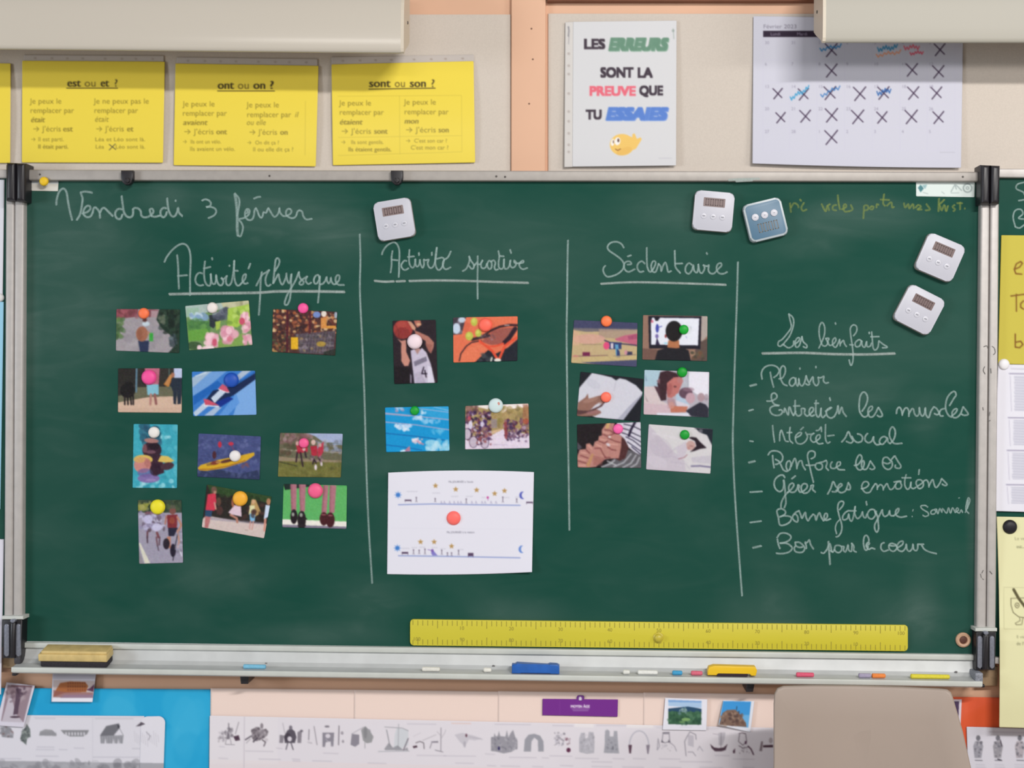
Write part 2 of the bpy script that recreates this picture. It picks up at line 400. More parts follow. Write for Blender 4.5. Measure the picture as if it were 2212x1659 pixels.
bot = slab('bottom_rail', [(44, 1388), (2113, 1415), (2113, 1427), (44, 1400)], 0.03, 0.072, M_LIP, cb, 0.002)
M_SCREW = mat('screw_dark', '4a4440', .5)
scr = lathe_mesh('screw', [(0, .001), (.0016, .001), (.0022, 0)], 12)
for x, y in ((86, 377), (582, 380), (1072, 381), (1091, 382), (2080, 382)):
    o = obj('screw', scr.copy(), M_SCREW, top); o.matrix_parent_inverse = Matrix.Identity(4); o.matrix_parent_inverse = parent_inv(top); o.location = W(x, y, 0.0752)
for pts in ([(31, 425), (51.5, 425), (47.5, 1340), (27.5, 1340)], [(2119, 432), (2138.5, 432), (2130.5, 1364), (2109.5, 1364)]):
    slab('side_rail', pts, 0.03, 0.078, M_ALU, cb, 0.005, 4)
# wings: folded out left and right of the fixed panel
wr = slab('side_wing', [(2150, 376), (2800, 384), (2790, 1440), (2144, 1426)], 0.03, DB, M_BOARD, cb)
slab('wing_rail', [(2140, 432), (2159, 432), (2151.5, 1364), (2132, 1364)], 0.03, 0.078, M_ALU, wr, 0.005, 4)
slab('wing_rail', [(2140, 364), (2800, 368), (2800, 386), (2140, 383)], 0.03, 0.073, M_ALU, wr, 0.002)
slab('wing_rail', [(2140, 1420), (2800, 1432), (2800, 1446), (2140, 1434)], 0.03, 0.073, M_ALU, wr, 0.002)
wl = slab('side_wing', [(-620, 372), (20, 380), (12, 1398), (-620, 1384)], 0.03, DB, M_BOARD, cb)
slab('wing_rail', [(12, 425), (30, 425), (26.3, 1340), (8, 1340)], 0.03, 0.078, M_ALU, wl, 0.005, 4)
slab('wing_rail', [(-620, 362), (16, 366), (16, 384), (-620, 378)], 0.03, 0.073, M_ALU, wl, 0.002)
# corner hinges
def hinge(pts_l, pts_r, body):
    h = slab('corner_hinge', body, 0.03, 0.084, M_BLACK, cb, 0.002)
    slab('hinge_barrel', pts_l, 0.05, 0.1, M_BLACK, h, 0.0085, 5); slab('hinge_barrel', pts_r, 0.05, 0.1, M_BLACK, h, 0.0085, 5); return h
hinge([(12, 350), (32, 351), (32, 433), (11, 433)], [(33, 351), (54, 352), (53, 434), (33, 434)], [(13, 356), (52, 356), (52, 430), (13, 430)])
hinge([(2120, 355), (2140, 356), (2139, 440), (2119, 440)], [(2141, 356), (2162, 357), (2160, 440), (2140, 440)], [(2121, 362), (2160, 362), (2159, 437), (2121, 437)])
def hinge_low(dx, dy, w):
    h = slab('corner_hinge', [(dx, dy + 3), (dx + w, dy + 3), (dx + w - 2, dy + 86), (dx - 1, dy + 86)], 0.03, 0.09, M_BLACK, cb, 0.002)
    slab('hinge_cap', [(dx - 2, dy - 5), (dx + w + 2, dy - 5), (dx + w + 2, dy + 2), (dx - 2, dy + 2)], 0.03, 0.094, M_LIP, h, 0.001)
    for a in (3, w - 14): slab('hinge_plate', rrect(dx + a, dy + 12, dx + a + 10, dy + 82, 4), 0.088, 0.0945, M_METAL, h, 0.002)
    slab('hinge_barrel', [(dx + 15, dy + 8), (dx + w - 15, dy + 8), (dx + w - 16, dy + 86), (dx + 14, dy + 86)], 0.088, 0.1, M_BLACK, h, 0.005)
    slab('hinge_pin', rrect(dx + w / 2 - 5, dy + 2, dx + w / 2 + 5, dy + 9, 3), 0.09, 0.103, M_METAL, h, 0.001)
hinge_low(6, 1336, 42); hinge_low(2109, 1362, 43)
for pts in ([(6, 1414), (47, 1414), (46, 1444), (5, 1443)], [(2112, 1440), (2156, 1440), (2155, 1482), (2113, 1482)]):
    slab('lower_post', pts, WF, 0.05, M_POST, cb, 0.002)
# chalk tray: profile swept along the board
prof = [(.062, 1400), (.066, 1413), (.069, 1424), (.074, 1438), (.086, 1447), (.100, 1450.5), (.120, 1455.5), (.1235, 1456), (.1275, 1457), (.1295, 1466.5), (.122, 1470), (.064, 1462)]
prof = [(.06 + (d - .06) * .82, y) for d, y in prof]
pr = [(d, W(1106, y, d).z) for d, y in prof]
def tray_pts(x): return [Vector((x, -d, z)) for d, z in pr]
xa, xb = W(32, 1450, .1).x, W(2116, 1470, .1).x
bm = bmesh.new(); A = [bm.verts.new(p) for p in tray_pts(xa)]; Bv = [bm.verts.new(p) for p in tray_pts(xb)]
bm.faces.new(A); bm.faces.new(Bv[::-1])
for i in range(len(A)): bm.faces.new((A[i], A[(i + 1) % len(A)], Bv[(i + 1) % len(A)], Bv[i]))
tray = obj('chalk_tray', mesh_of(bm, 'chalk_tray', auto=.35), M_ALU_D, cb); tag(tray, 'dusty grey aluminium chalk tray')
FLOORZ = W(1106, 1453.5, .1026).z
lipz = W(1106, 1466.5, .117).z
box('tray_lip', ((xa + xb) / 2, -.1163, lipz + .0035), (xb - xa + .002, .003, .0105), M_LIP, tray, .0012)
box('end_cap', (xb - .004, -.087, pr[3][1] - .006), (.016, .05, .026), mat('scuffed_grey_cap', '7f828c', .5, noise=.35, nscale=300), tray, .003)
box('end_cap', (xa + .002, -.078, pr[3][1] + .002), (.014, .03, .02), mat('dark_rubber_cap', '3c3a40', .6, noise=.3, nscale=300), tray, .003)
for x, y in ((2120, 1480), (34, 1455)):
    c = W(x, y, .1); box('rubber_foot', c, (.009, .02, .006), M_BLACK, tray, .002)
for x, y in ((575, 1434), (1066, 1439), (1558, 1442), (2065, 1452)):
    o = obj('screw', scr.copy(), mat('screw_grey', '6c6a6a', .5), tray); o.location = W(x, y, .0735); o.scale = (1.5, 1.5, 1.5); o.rotation_euler = (.5, 0, 0)
for pts in ([(518, 1461), (538, 1461), (535, 1478), (520, 1478)], [(1613, 1474), (1631, 1474), (1627, 1495), (1612, 1495)]):
    slab('tray_bracket', pts, WF, 0.09, M_BLACK, cb, 0.002)
# round plug and maker's label
pg = obj('cable_plug', lathe_mesh('cable_plug', [(.0035, .002), (.0075, .002), (.0085, .0055), (.012, .0065), (.0148, .004), (.0152, 0)], 32), mat('beige_ring', 'c9a184', .5), cb)
pg.location = W(2080, 1382, DB); tag(pg, 'beige round wooden plug in the lower right corner')
k = obj('plug_core', lathe_mesh('plug_core', [(0, .0035), (.004, .0042), (.0078, .0028), (.008, 0)], 24), mat('plug_core', '5c3428', .6, noise=.3, nscale=400), pg); k.location = W(2080, 1382, DB)
p = Pic(1970, 385, 2115, 432, 'd3dedb').T(1580, 0, 3.5)
p.P('4d7f86', 1410, 1420, 1430, 1395, 1455, 1425, 1430, 1455); p.P('8fb0b4', 1440, 1400, 1480, 1395, 1465, 1430)
p.L('9aa8a8', 8, 1660, 1450, 1690, 1395, 1700, 1430); p.L('9aa8a8', 8, 1700, 1400, 1740, 1440); p.L('a6b2b2', 6, 1660, 1460, 1720, 1458); p.L('a6b2b2', 6, 1590, 1450, 1610, 1465)
for rr in (34, 31, 28): pass
p.E('8f9c9c', 1785, 1422, 36, 36).E('d3dedb', 1785, 1422, 27, 27).E('8f9c9c', 1785, 1422, 13, 13).E('d3dedb', 1785, 1422, 7, 7); p.L('a6b2b2', 6, 1450, 1455, 1485, 1465); p.blur(.7)
sheet('maker_label', [(1979, 393), (2106, 393), (2105, 426), (1979, 424)], p, DB + .0006, M_PHOTO, cb, r=2)

# ---------------------------------------------------------------- chalk handwriting
def chalk_mat(name, col, gain):
    m, nt, b = newmat(name); N = nt.nodes.new; K = nt.links.new
    b.inputs['Base Color'].default_value = (*lin(hexs(col)), 1); b.inputs['Roughness'].default_value = 0.95; b.inputs['Specular IOR Level'].default_value = 0.1
    a = N('ShaderNodeAttribute'); a.attribute_name = 'edge'
    tc = N('ShaderNodeTexCoord'); n = N('ShaderNodeTexNoise'); n.inputs['Scale'].default_value = 420; n.inputs['Detail'].default_value = 3
    n2 = N('ShaderNodeTexNoise'); n2.inputs['Scale'].default_value = 35
    K(tc.outputs['Object'], n.inputs['Vector']); K(tc.outputs['Object'], n2.inputs['Vector'])
    def mth(op, x, y, clamp=False):
        q = N('ShaderNodeMath'); q.operation = op; q.use_clamp = clamp
        for i, v in enumerate((x, y)):
            if isinstance(v, (int, float)): q.inputs[i].default_value = v
            else: K(v, q.inputs[i])
        return q.outputs[0]
    e = mth('SUBTRACT', 1.0, mth('POWER', a.outputs['Fac'], 2.2))
    g = mth('MULTIPLY', mth('ADD', 0.35, mth('MULTIPLY', n.outputs[0], 0.9)), mth('ADD', .6, mth('MULTIPLY', n2.outputs[0], .8)))
    al = mth('MULTIPLY', mth('MULTIPLY', e, g), gain, True)
    K(al, b.inputs['Alpha']); return m
M_CHALK = chalk_mat('white_chalk', 'b0cac6', .58); M_CHALK_H = chalk_mat('white_chalk_heavy', 'b9c6c2', .68); M_CHALK_Y = chalk_mat('faded_yellow_chalk', '9caf5c', .42)
_lay = [0]
def stroke_geo(sts, ox, oy, k, w, base_d=DB):
    V, F, E = [], [], []
    for s in sts:
        ww = w
        if ':' in s: a, s = s.split(':'); ww = float(a)
        P = [(float(a) / k + ox, float(b) / k + oy) for a, b in (t.split(',') for t in s.split())]
        P = np.array(P)
        if len(P) == 2: P = np.array([P[0], (P[0] + P[1]) / 2, P[1]])
        Q = np.concatenate([[2 * P[0] - P[1]], P, [2 * P[-1] - P[-2]]]); pts = []
        for i in range(1, len(Q) - 2):
            n = max(2, int(np.hypot(*(Q[i + 1] - Q[i])) / 2.2))
            for t in np.arange(n) / n:
                a, b, c, dd = Q[i - 1:i + 3]
                pts.append(.5 * ((2 * b) + (c - a) * t + (2 * a - 5 * b + 4 * c - dd) * t * t + (3 * b - a - 3 * c + dd) * t ** 3))
        pts.append(Q[-2]); pts = np.array(pts)
        g = np.gradient(pts, axis=0); g /= np.maximum(np.hypot(g[:, 0], g[:, 1]), 1e-6)[:, None]; nrm = np.stack([-g[:, 1], g[:, 0]], 1)
        pts = np.concatenate([[pts[0] - g[0] * ww * .35], pts, [pts[-1] + g[-1] * ww * .35]]); nrm = np.concatenate([[nrm[0]], nrm, [nrm[-1]]])
        m = len(pts); _lay[0] += 1; base = len(V)
        for i in range(m):
            end = i in (0, m - 1); dd = base_d + .0003 + (_lay[0] % 40) * 1.2e-5 + i / m * 1e-5; h = ww * (.5 if not end else .3)
            for sgn in (-1, 0, 1):
                q = pts[i] + nrm[i] * sgn * h; V.append(W(q[0], q[1], dd)); E.append(1.0 if (sgn or end) else 0.0)
        for i in range(m - 1):
            a = base + 3 * i
            F += [(a, a + 1, a + 4, a + 3), (a + 1, a + 2, a + 5, a + 4)]
    return V, F, E
def chalk(crop, data, m=None, w=5.4, parent=None, name='chalk_writing'):
    """one mesh per word: strokes closer than 13 px side by side belong together"""
    sts = [s for s in data.strip().split('/') if s.strip()]; box_ = []
    for s in sts:
        pts = [t.split(',') for t in s.split(':')[-1].split()]; xs = [float(a) / crop[2] + crop[0] for a, _ in pts]; ys = [float(b) / crop[2] + crop[1] for _, b in pts]
        box_.append([min(xs), max(xs), min(ys), max(ys)])
    grp = list(range(len(sts)))
    for i in range(len(sts)):
        for j in range(i):
            A, B = box_[i], box_[j]
            if A[0] < B[1] + 9 and B[0] < A[1] + 9 and A[2] < B[3] + 22 and B[2] < A[3] + 22:
                g, h = grp[i], grp[j]; grp = [h if q == g else q for q in grp]
    o = None
    for g in sorted(set(grp)):
        V, F, E = stroke_geo([s for s, q in zip(sts, grp) if q == g], *crop, w)
        me = bpy.data.meshes.new(name); me.from_pydata(V, [], F); me.update()
        at = me.attributes.new('edge', 'FLOAT', 'POINT'); at.data.foreach_set('value', E)
        o = obj(name, me, m or M_CHALK, parent or surf)
    return o
CA, CB_, CC, CD, CE, CF, CG, CH = (110, 400, 7.628), (400, 400, 7.373), (345, 520, 9.757), (545, 540, 10.533), (810, 515, 12.289), (990, 520, 11.85), (1290, 510, 7.373), (1640, 670, 7.373)
CI, CJ, CK, CL, CM, CN, CO, CY = (1600, 780, 8.848), (1840, 830, 8.193), (1600, 900, 9.217), (1830, 960, 9.217), (1600, 1010, 9.217), (1790, 1000, 6.9125), (1600, 1120, 11.06), (1690, 400, 5.144)
chalk(CA, '90,325 95,240 130,120 185,60 225,65 260,130 280,260 310,420 350,575/425,575 480,480 510,330 520,220 490,120/490,120 560,105 640,115 680,125/520,470 600,440 650,390 640,345 590,345 545,400 540,480 590,525 650,515 690,450/690,450 700,390 730,365 770,400 800,450 810,540/810,450 840,390 880,375 930,420 1020,510/1170,400 1120,390 1070,430 1060,500 1100,555 1150,550 1180,480/6.2:1165,180 1180,300 1200,430 1240,505 1300,530 1345,500 1355,430 1350,400/1350,400 1380,375 1440,385 1480,430 1490,500 1540,530 1600,520 1650,490 1690,440 1670,390 1630,400 1640,460 1660,510/1660,510 1720,520 1800,500/1900,380 1850,375 1810,420 1810,490 1850,530 1890,500 1910,440/1915,215 1925,330 1945,430 1990,510 2040,510 2080,440 2095,370 2110,450 2165,510/2050,250 2060,262', w=6)
chalk(CB_, '270,245 320,225 380,245 410,290 390,335 330,350 400,345 470,370 495,420 460,480 370,525')
chalk(CB_, '8:790,135 810,250 825,400 830,550 830,700 840,800/790,135 850,200 865,280 850,380 830,480/840,800 880,815 910,740 920,660 890,590 860,560/860,540 940,520 1010,470 1025,400 985,380 955,430 960,510 1010,555 1065,545 1095,480 1105,400 1125,365/1125,365 1150,410 1180,490 1215,520 1240,470 1245,430 1290,440 1310,390 1325,365/1325,365 1370,440 1420,505 1470,470 1495,410 1500,360 1510,430 1560,490 1620,490/1620,490 1680,450 1690,400 1650,375 1610,410 1610,470 1660,515 1720,525 1765,490 1790,420 1820,400/1820,400 1860,420 1885,500 1930,545 2020,535/1095,215 1150,190 1200,185/985,400 1000,430 975,450')
chalk(CC, '100,450 150,340 260,200 390,95 490,65 570,100 625,200 650,350 648,550 640,750 640,950 640,1150/365,300 380,420 390,600 395,800 405,1015/380,745 470,735 580,725/900,690 840,675 780,720 750,820 780,910 850,945 920,930/955,430 940,560 935,700 950,840 990,925 1040,950 1070,920 1080,800 1075,700/925,585 1000,570 1070,550/1100,360 1112,400/1075,700 1085,820 1110,900 1160,910 1185,840 1190,720 1205,840 1250,930 1310,935 1340,860 1310,790 1290,780 1340,810 1400,760 1415,740/1415,740 1395,840 1410,920 1460,940 1510,880 1540,740 1565,560 1570,420/1570,420 1565,640 1580,820 1620,930 1670,945 1730,890/1570,630 1650,635/1465,520 1475,535/1730,890 1800,800 1820,720 1795,705 1755,750 1745,840 1790,905 1860,890/1870,590 1910,480')
chalk(CD, '90,815 170,660 230,560 300,520 385,455/215,500 195,650 185,850 175,1100 150,1480/385,455 330,560 300,660 310,770 360,820 420,785/520,480 545,430 600,340 620,250 580,185 535,220 515,350 500,500 485,650 475,760/475,760 540,640 595,545 610,620 640,730 685,790 740,690 775,590 775,530/775,590 800,700 840,760 870,680 890,550/890,550 880,700 885,850 870,1000 850,1130 800,1240 745,1245 740,1180 800,1010 880,870 980,700 1060,500/1060,500 1070,600 1120,680 1170,720 1150,780 1100,790 1070,750 1130,680 1250,600/1250,600 1215,680 1235,740 1280,775 1340,740/1530,640 1500,570 1440,590 1400,680 1420,760 1470,760 1520,680 1535,600/1535,600 1530,800 1515,1000 1495,1200/1540,780 1600,770 1660,700 1690,610 1700,700 1740,760 1780,700 1785,620 1800,710 1850,780 1900,770/1900,770 1970,690 1985,600 1945,570 1900,620 1900,720 1960,790 2090,795')
chalk((0, 0, 1), '366,635.5 440,634 555,632.3 600,629.5 680,629.5 744,630.5', M_CHALK_H, 7.4)
chalk(CE, '185,430 210,340 300,210 420,125 510,100 590,160 640,290 650,450 640,650 640,850 630,1030/465,330 440,500 440,700 415,910/450,565 600,580/840,600 780,590 710,680 700,750 760,830 830,830 890,790/915,300 905,450 905,600 930,710 990,780 1040,740 1065,640 1070,550/870,495 1040,475/1070,550 1075,680 1110,750 1160,720 1190,620 1190,550 1200,650 1260,780 1300,700 1295,560/1295,560 1350,580 1430,560 1400,640 1420,740 1480,790 1550,740 1600,600 1630,400 1640,240/1640,240 1610,450 1600,650 1640,800 1700,840 1770,780 1810,680 1840,560/1640,545 1780,510 1850,560/1840,560 1800,650 1820,770 1890,820 2010,765/1870,555 1950,480 2015,340/1165,380 1170,450/1510,370 1510,450', w=5)
chalk(CF, '110,780 200,720 260,600 290,480 275,400/275,400 330,520 400,620 390,700 340,720 280,650/495,390 495,700 490,1000 495,1490/400,650 490,540/490,600 560,600 630,490 580,580 590,680 640,710 700,680 730,600/730,600 790,510 850,560 850,680 800,730 750,670 740,590/840,540 900,500 950,560 925,680 960,750 1020,730/1025,260 1050,400 1030,550 1040,680 1090,725 1150,690 1170,580 1170,470/1050,390 1170,400/1170,470 1165,620 1200,720 1260,710 1310,630 1335,500/1335,500 1325,620 1380,690 1450,660 1480,570 1430,500 1440,560 1520,580 1590,570/1590,570 1660,560 1670,510 1610,530 1560,610 1590,690 1660,730 1770,695/1325,230 1355,320', w=5)
chalk((0, 0, 1), '809,606.5 830,608.5 851,607.8/856,608 875,607/884,607 935,605.8 1000,606.5 1070,609 1141,611', M_CHALK_H, 6.4)
chalk(CG, '425,185 380,120 300,90 210,110 165,170 190,230 290,300 380,370 430,460 390,550 290,620 160,645 100,570 100,510 130,470/480,455 545,445 520,405 460,410 425,460 440,530 500,570 600,525/485,325 540,305/760,440 710,400 650,440 640,510 680,570 740,560/790,185 790,350 800,500 840,570 880,540 920,470 930,410 890,400 860,470 880,560 930,570 960,500 980,440/970,440 1010,480 1020,560 1050,470 1085,420 1110,480 1130,570 1180,555/1235,230 1240,400 1250,500 1325,590/1240,440 1360,435/1510,460 1460,430 1410,490 1410,570 1460,600 1510,540 1530,460 1545,550 1590,580 1610,500 1610,450/1610,450 1630,560 1670,590 1710,520 1700,470 1680,460 1750,480 1780,460 1770,540 1800,590 1860,595 1920,530 1980,470 1970,430 1920,450 1900,520 1940,590 2010,600 2070,570/1740,265 1755,290', w=5)
chalk(CG, '60,760 400,740 700,735 1300,750 2050,775', M_CHALK_H, 6)
chalk(CH, '470,60 530,110 550,190 530,300 480,420 400,520 380,560/470,60 490,150 510,270 440,380 360,470 310,500 300,560 340,575 380,540 400,560 470,600 540,560 550,490/570,540 630,490 640,440 600,450 570,520 590,590 640,560 680,420/680,420 700,500 760,560 750,600 700,580/950,605 1000,500 1040,380 1040,260 1000,195 960,260 955,380 975,480 1010,560 1060,570 1090,520 1060,450/1060,450 1110,450 1095,500 1120,560 1170,550/1170,550 1220,490 1210,440 1170,480 1175,560 1220,590 1260,520 1280,465/1280,465 1290,570/1290,540 1340,480 1360,540 1390,580/1210,200 1220,225/1500,410 1550,340 1550,260 1500,235 1455,280 1455,380 1480,550 1495,700 1490,820 1460,880 1430,790/1440,550 1500,555/1640,500 1590,470 1530,520 1540,580 1600,570 1630,490 1640,560 1680,590 1710,500/1710,500 1720,580 1770,570 1790,520/1790,345 1800,450 1815,600 1850,635 1890,590 1905,490/1905,490 1970,540 2040,590 1960,600/1775,425 1910,420/1750,350 1755,375', w=4.6)
chalk(CH, '50,690 300,685 700,680 1200,700 1700,705 2160,690', M_CHALK_H, 7)
chalk(CI, '410,345 395,240 430,150 500,95 600,80 690,110 735,180 700,260 630,315/565,210 590,350 630,500/730,340 800,320 850,220 850,130 810,90 765,140 755,250 770,350 820,440 890,470/1040,340 1010,315 950,350 930,430 980,480 1040,420 1050,320 1060,430 1090,480 1110,400 1110,330 1125,430 1170,475 1220,410 1250,280/1250,280 1280,370 1320,440 1280,455 1240,430/1320,400 1380,300 1390,400 1440,470 1490,420 1480,310/1480,310 1530,320 1590,290 1580,370 1620,420 1680,410/1130,130 1135,155/1435,100 1440,130/6:180,475 300,445', w=4.8)
chalk(CI, '500,765 590,760 680,710 690,650 640,610 590,640 590,730 640,820 740,850 700,850 620,860 560,910 580,990 650,1035 750,1030 800,970 770,930 730,940/830,980 840,900 870,960 910,1030 920,900 940,880 970,970 1010,1040/1040,750 1040,900 1045,1000/1010,1040 1050,960/1010,860 1130,855/1045,1000 1100,1050 1160,1010 1160,910 1210,910/1210,910 1230,920 1220,1000 1270,1050 1330,1010/1330,1010 1390,940 1380,890 1330,900 1310,980 1350,1050 1410,1030/1440,750 1435,900 1440,1010 1480,1070 1520,1020 1535,900/1410,810 1490,805/1535,900 1535,1020 1570,1080 1620,1030/1620,960 1740,890 1700,895 1640,950 1650,1040 1720,1090 1790,1060/1790,1060 1840,960 1860,850 1880,1010 1930,880 1960,980 2020,1060/1700,700 1715,755/155,950 240,925', w=5)
chalk(CJ, '180,480 250,370 280,250 250,160 200,140 150,210 130,350 140,480 200,570 260,570 300,520/290,500 360,440 360,390 310,410 285,490 310,570 370,575 420,510 470,410/470,410 520,490 540,560 490,575 450,550/790,520 800,450 840,405 880,460 895,550/895,520 940,430 980,420 1010,480 1010,570/1010,530 1060,440 1090,440 1110,520 1150,565 1190,520 1195,410 1210,510 1250,565 1290,510 1300,415 1310,530 1360,590 1400,480 1450,400/1450,400 1500,430 1545,510 1510,540 1460,520/1640,430 1580,450 1550,510 1570,560 1620,560/1730,380 1800,260 1845,190 1820,130 1760,150 1690,240 1660,370 1670,470 1720,560 1770,580/1770,560 1840,500 1865,440 1820,440 1775,500 1790,580 1850,590 1920,530 1970,400/1970,400 2010,450 2060,530 1990,550 1940,530', w=5)
chalk(CJ, '-180,1024 -115,947 -60,840 -20,930 20,1000 -20,1040 -100,1010/0,920 40,990 100,1030 170,1010 190,940 150,890 100,880/280,870 240,920 235,990 290,1035 350,1010 385,930/385,930 390,1010 440,1070 500,1060/620,950 570,925 510,960 490,1030 540,1065 600,1010 630,950 640,1020 680,1050/680,1050 740,980 770,880 760,800 720,755 680,800 665,900 700,990 760,1050 890,1045', w=5)
chalk(CK, '635,175 650,340 675,510/775,485 780,350 810,270 850,370 890,480 950,495/985,210 970,350 980,470 1040,530/920,320 1020,315/1100,420 1190,370 1210,320 1160,320 1090,400 1110,510 1190,545 1280,500 1330,400 1290,310/1320,350 1400,350 1460,330/1460,330 1400,380 1395,460 1450,510 1500,490/1500,490 1580,420 1570,360 1510,390 1500,470 1550,540 1640,530/1500,280 1560,265 1600,205 1610,300/1190,265 1250,210/1690,155 1685,320 1690,450 1730,530 1780,500/1730,385 1860,370/180,485 250,495', w=4.6)
chalk(CK, '545,765 590,700 680,680 780,710 835,790 820,880 740,940 690,950/635,770 645,900 665,1020/690,850 760,890 800,960 850,1060 920,1090 980,1050/980,1050 1000,940 970,880 920,910 905,1000 930,1070/1000,1000 1040,900 1080,830 1110,930 1120,1040/1120,1000 1160,900 1210,880 1240,980 1290,1060/1400,840 1470,800 1480,720 1430,685 1360,700 1330,780 1350,900 1380,1020 1400,1110 1450,1310/1300,965 1400,970 1480,960/1560,920 1500,940 1490,1010 1550,1060 1620,1030 1620,950 1560,920 1640,900 1700,870/1700,870 1720,920 1700,1010 1750,1070/1820,900 1790,950 1800,1020 1870,1030 1910,1000/1910,1000 1980,960 1980,905 1930,910 1910,980 1950,1050 2070,1060/6:160,915 285,885', w=4.8)
chalk(CL, '140,420 200,410 260,350 295,270 260,205 220,230 180,320 175,420 210,490 260,510 310,480/310,480 340,380 320,320 290,360 290,450 340,500 400,470 460,330/460,330 510,400 550,470 500,500 450,480/720,360 800,385 860,360/870,330 800,260 730,270 705,350 720,430 780,490 850,490 900,420 890,340 870,320 940,230/950,230 1000,320 1070,430 1040,475 960,460 960,410', w=4.8)
chalk(CM, '880,200 840,150 770,160 690,230 665,330 700,430 780,480 840,430 860,330 850,250/860,250 880,400 890,560 900,700 870,800/800,800 810,700 860,590 930,500 960,480/930,500 1010,430 1060,350 1030,310 970,350 955,430 1000,490 1080,480 1130,400 1140,345/1140,345 1170,360 1150,430 1180,490 1230,480/1250,470 1320,400 1320,340 1260,320 1210,370 1210,450 1260,510 1340,490 1390,420 1400,360/1400,360 1450,350 1430,430 1490,490/1015,225 1090,165/1730,530 1790,420 1840,280 1890,370 1940,430 1900,480 1820,480/1900,460 1960,400 2020,350 1990,320 1940,370 1940,460 2000,500 2080,470 2120,380 2140,300/2140,300 2180,370 2170,440 2100,430/185,490 430,475', w=5)
chalk(CL, '280,885 370,860 430,800 400,745 330,750 290,830 310,900 370,960 450,950 500,870 560,780/570,780 600,820 600,900/600,860 660,800 710,840 720,910/720,880 790,780 820,840 860,900 920,870 960,800/930,750 1040,730 1080,740 1000,750 960,820 980,880 1050,880 1085,820 1060,760/1175,600 1150,700 1150,820 1200,895 1250,850 1270,750/1090,665 1270,665/1270,750 1270,850 1320,880 1370,850/1400,840 1370,770 1400,710 1470,710 1520,780 1500,850 1440,880 1400,840 1480,780 1520,740/1520,730 1580,710 1620,770 1630,850/1630,820 1700,700 1730,790 1770,860 1840,780 1880,680/1880,680 1940,740 1990,800 1950,820 1890,790/1435,500 1425,600', w=4.6)
chalk(CM, '750,830 720,870 750,1000 780,1140 880,1140 980,1080 1010,1000 960,970 850,960 770,985/750,830 820,820 890,870 880,930 800,975/1050,940 1030,1000 1070,1060 1130,1080 1140,1000 1100,930 1050,940 1100,890 1160,860/1160,860 1190,930 1220,1010 1260,930 1290,890 1300,980 1340,1060 1380,1000 1440,930/1440,930 1480,960 1500,1050 1530,960 1570,900 1600,980 1650,1060/1650,1060 1720,990 1720,920 1680,920 1660,1000 1700,1050 1790,1020/185,1095 410,1065', w=5)
chalk(CN, '160,700 210,640 225,590 195,570 150,600 135,680 160,800 195,920 190,1020 150,1090 110,1105/4:120,1060 100,980 120,900 170,840/300,710 250,740 210,800 220,850 280,830 300,760 310,830 340,870 370,800 395,650/395,650 390,760 430,830 480,790 505,730/310,715 410,715/505,730 520,800 550,820 575,760/700,760 680,700 620,700 580,760 600,820 650,835 700,780 710,720/690,720 730,800 740,900 745,980 720,1035 690,990 690,920 730,840 800,700/800,700 810,770 840,800 890,770 910,710 920,780 970,790/970,790 1030,740 1050,680 1010,700 1000,770 1070,810 1165,795/560,575 570,630/3:1262,695 1255,720/3:1245,795 1250,805', w=4.8)
chalk(CN, '1480,660 1440,635 1375,645 1400,690 1480,740 1490,780 1440,800 1405,780/1560,700 1530,720 1530,760 1580,760 1600,720 1570,695 1610,690/1610,690 1630,760 1660,680 1690,740 1700,680 1760,750 1790,670 1820,750 1850,670 1890,740/1890,740 1940,700 1920,670 1900,710 1950,750 1980,700 2000,740/2040,740 2080,650 2110,560 2085,520 2060,600 2050,700 2095,755/2085,550 2070,680/3:1940,525 1955,520', w=4)
chalk(CO, '875,490 900,620 940,720/870,460 930,370 1030,345 1130,370 1200,430 1170,510 1060,570 940,590/940,590 1080,590 1180,640 1230,710 1170,790 1060,830 940,840 850,830/1300,570 1320,650 1400,690 1480,680/1300,570 1400,570 1490,640 1530,720 1480,800 1380,810 1300,780 1280,700 1320,650/1540,560 1560,640 1570,720/1540,600 1600,560 1640,510 1670,620 1740,730/6:290,700 490,655/1920,810 1980,830 2060,740 2100,640 2130,600 2160,700 2170,780 2212,800/5.6:2095,550 2110,750 2135,1100', w=5)
chalk(CN, '30,1310 60,1330 90,1290/140,1230 100,1240 90,1300 140,1340 190,1310 190,1250 150,1230/190,1250 230,1250 220,1300 250,1330 280,1260 290,1220 300,1300 340,1320 350,1200/340,1200 375,1240 375,1310 415,1330/560,1230 600,1170 590,1110 560,1080 530,1110 520,1200 540,1290 570,1300 590,1250/570,1250 610,1200 580,1190 560,1240 600,1290 640,1270 690,1285/830,1190 790,1210 780,1270 820,1320 890,1300/900,1230 960,1240 1010,1230/1000,1220 940,1200 900,1230 910,1290 970,1320 1020,1270 1000,1220/1020,1270 1100,1220 1110,1170 1060,1180 1020,1240 1040,1300 1100,1320 1150,1270/1150,1270 1160,1210 1170,1290 1210,1320 1250,1270 1260,1210 1270,1290 1310,1310 1330,1270 1330,1215/1330,1215 1420,1215/1390,1230 1430,1290 1510,1330 1610,1355', w=4.8)
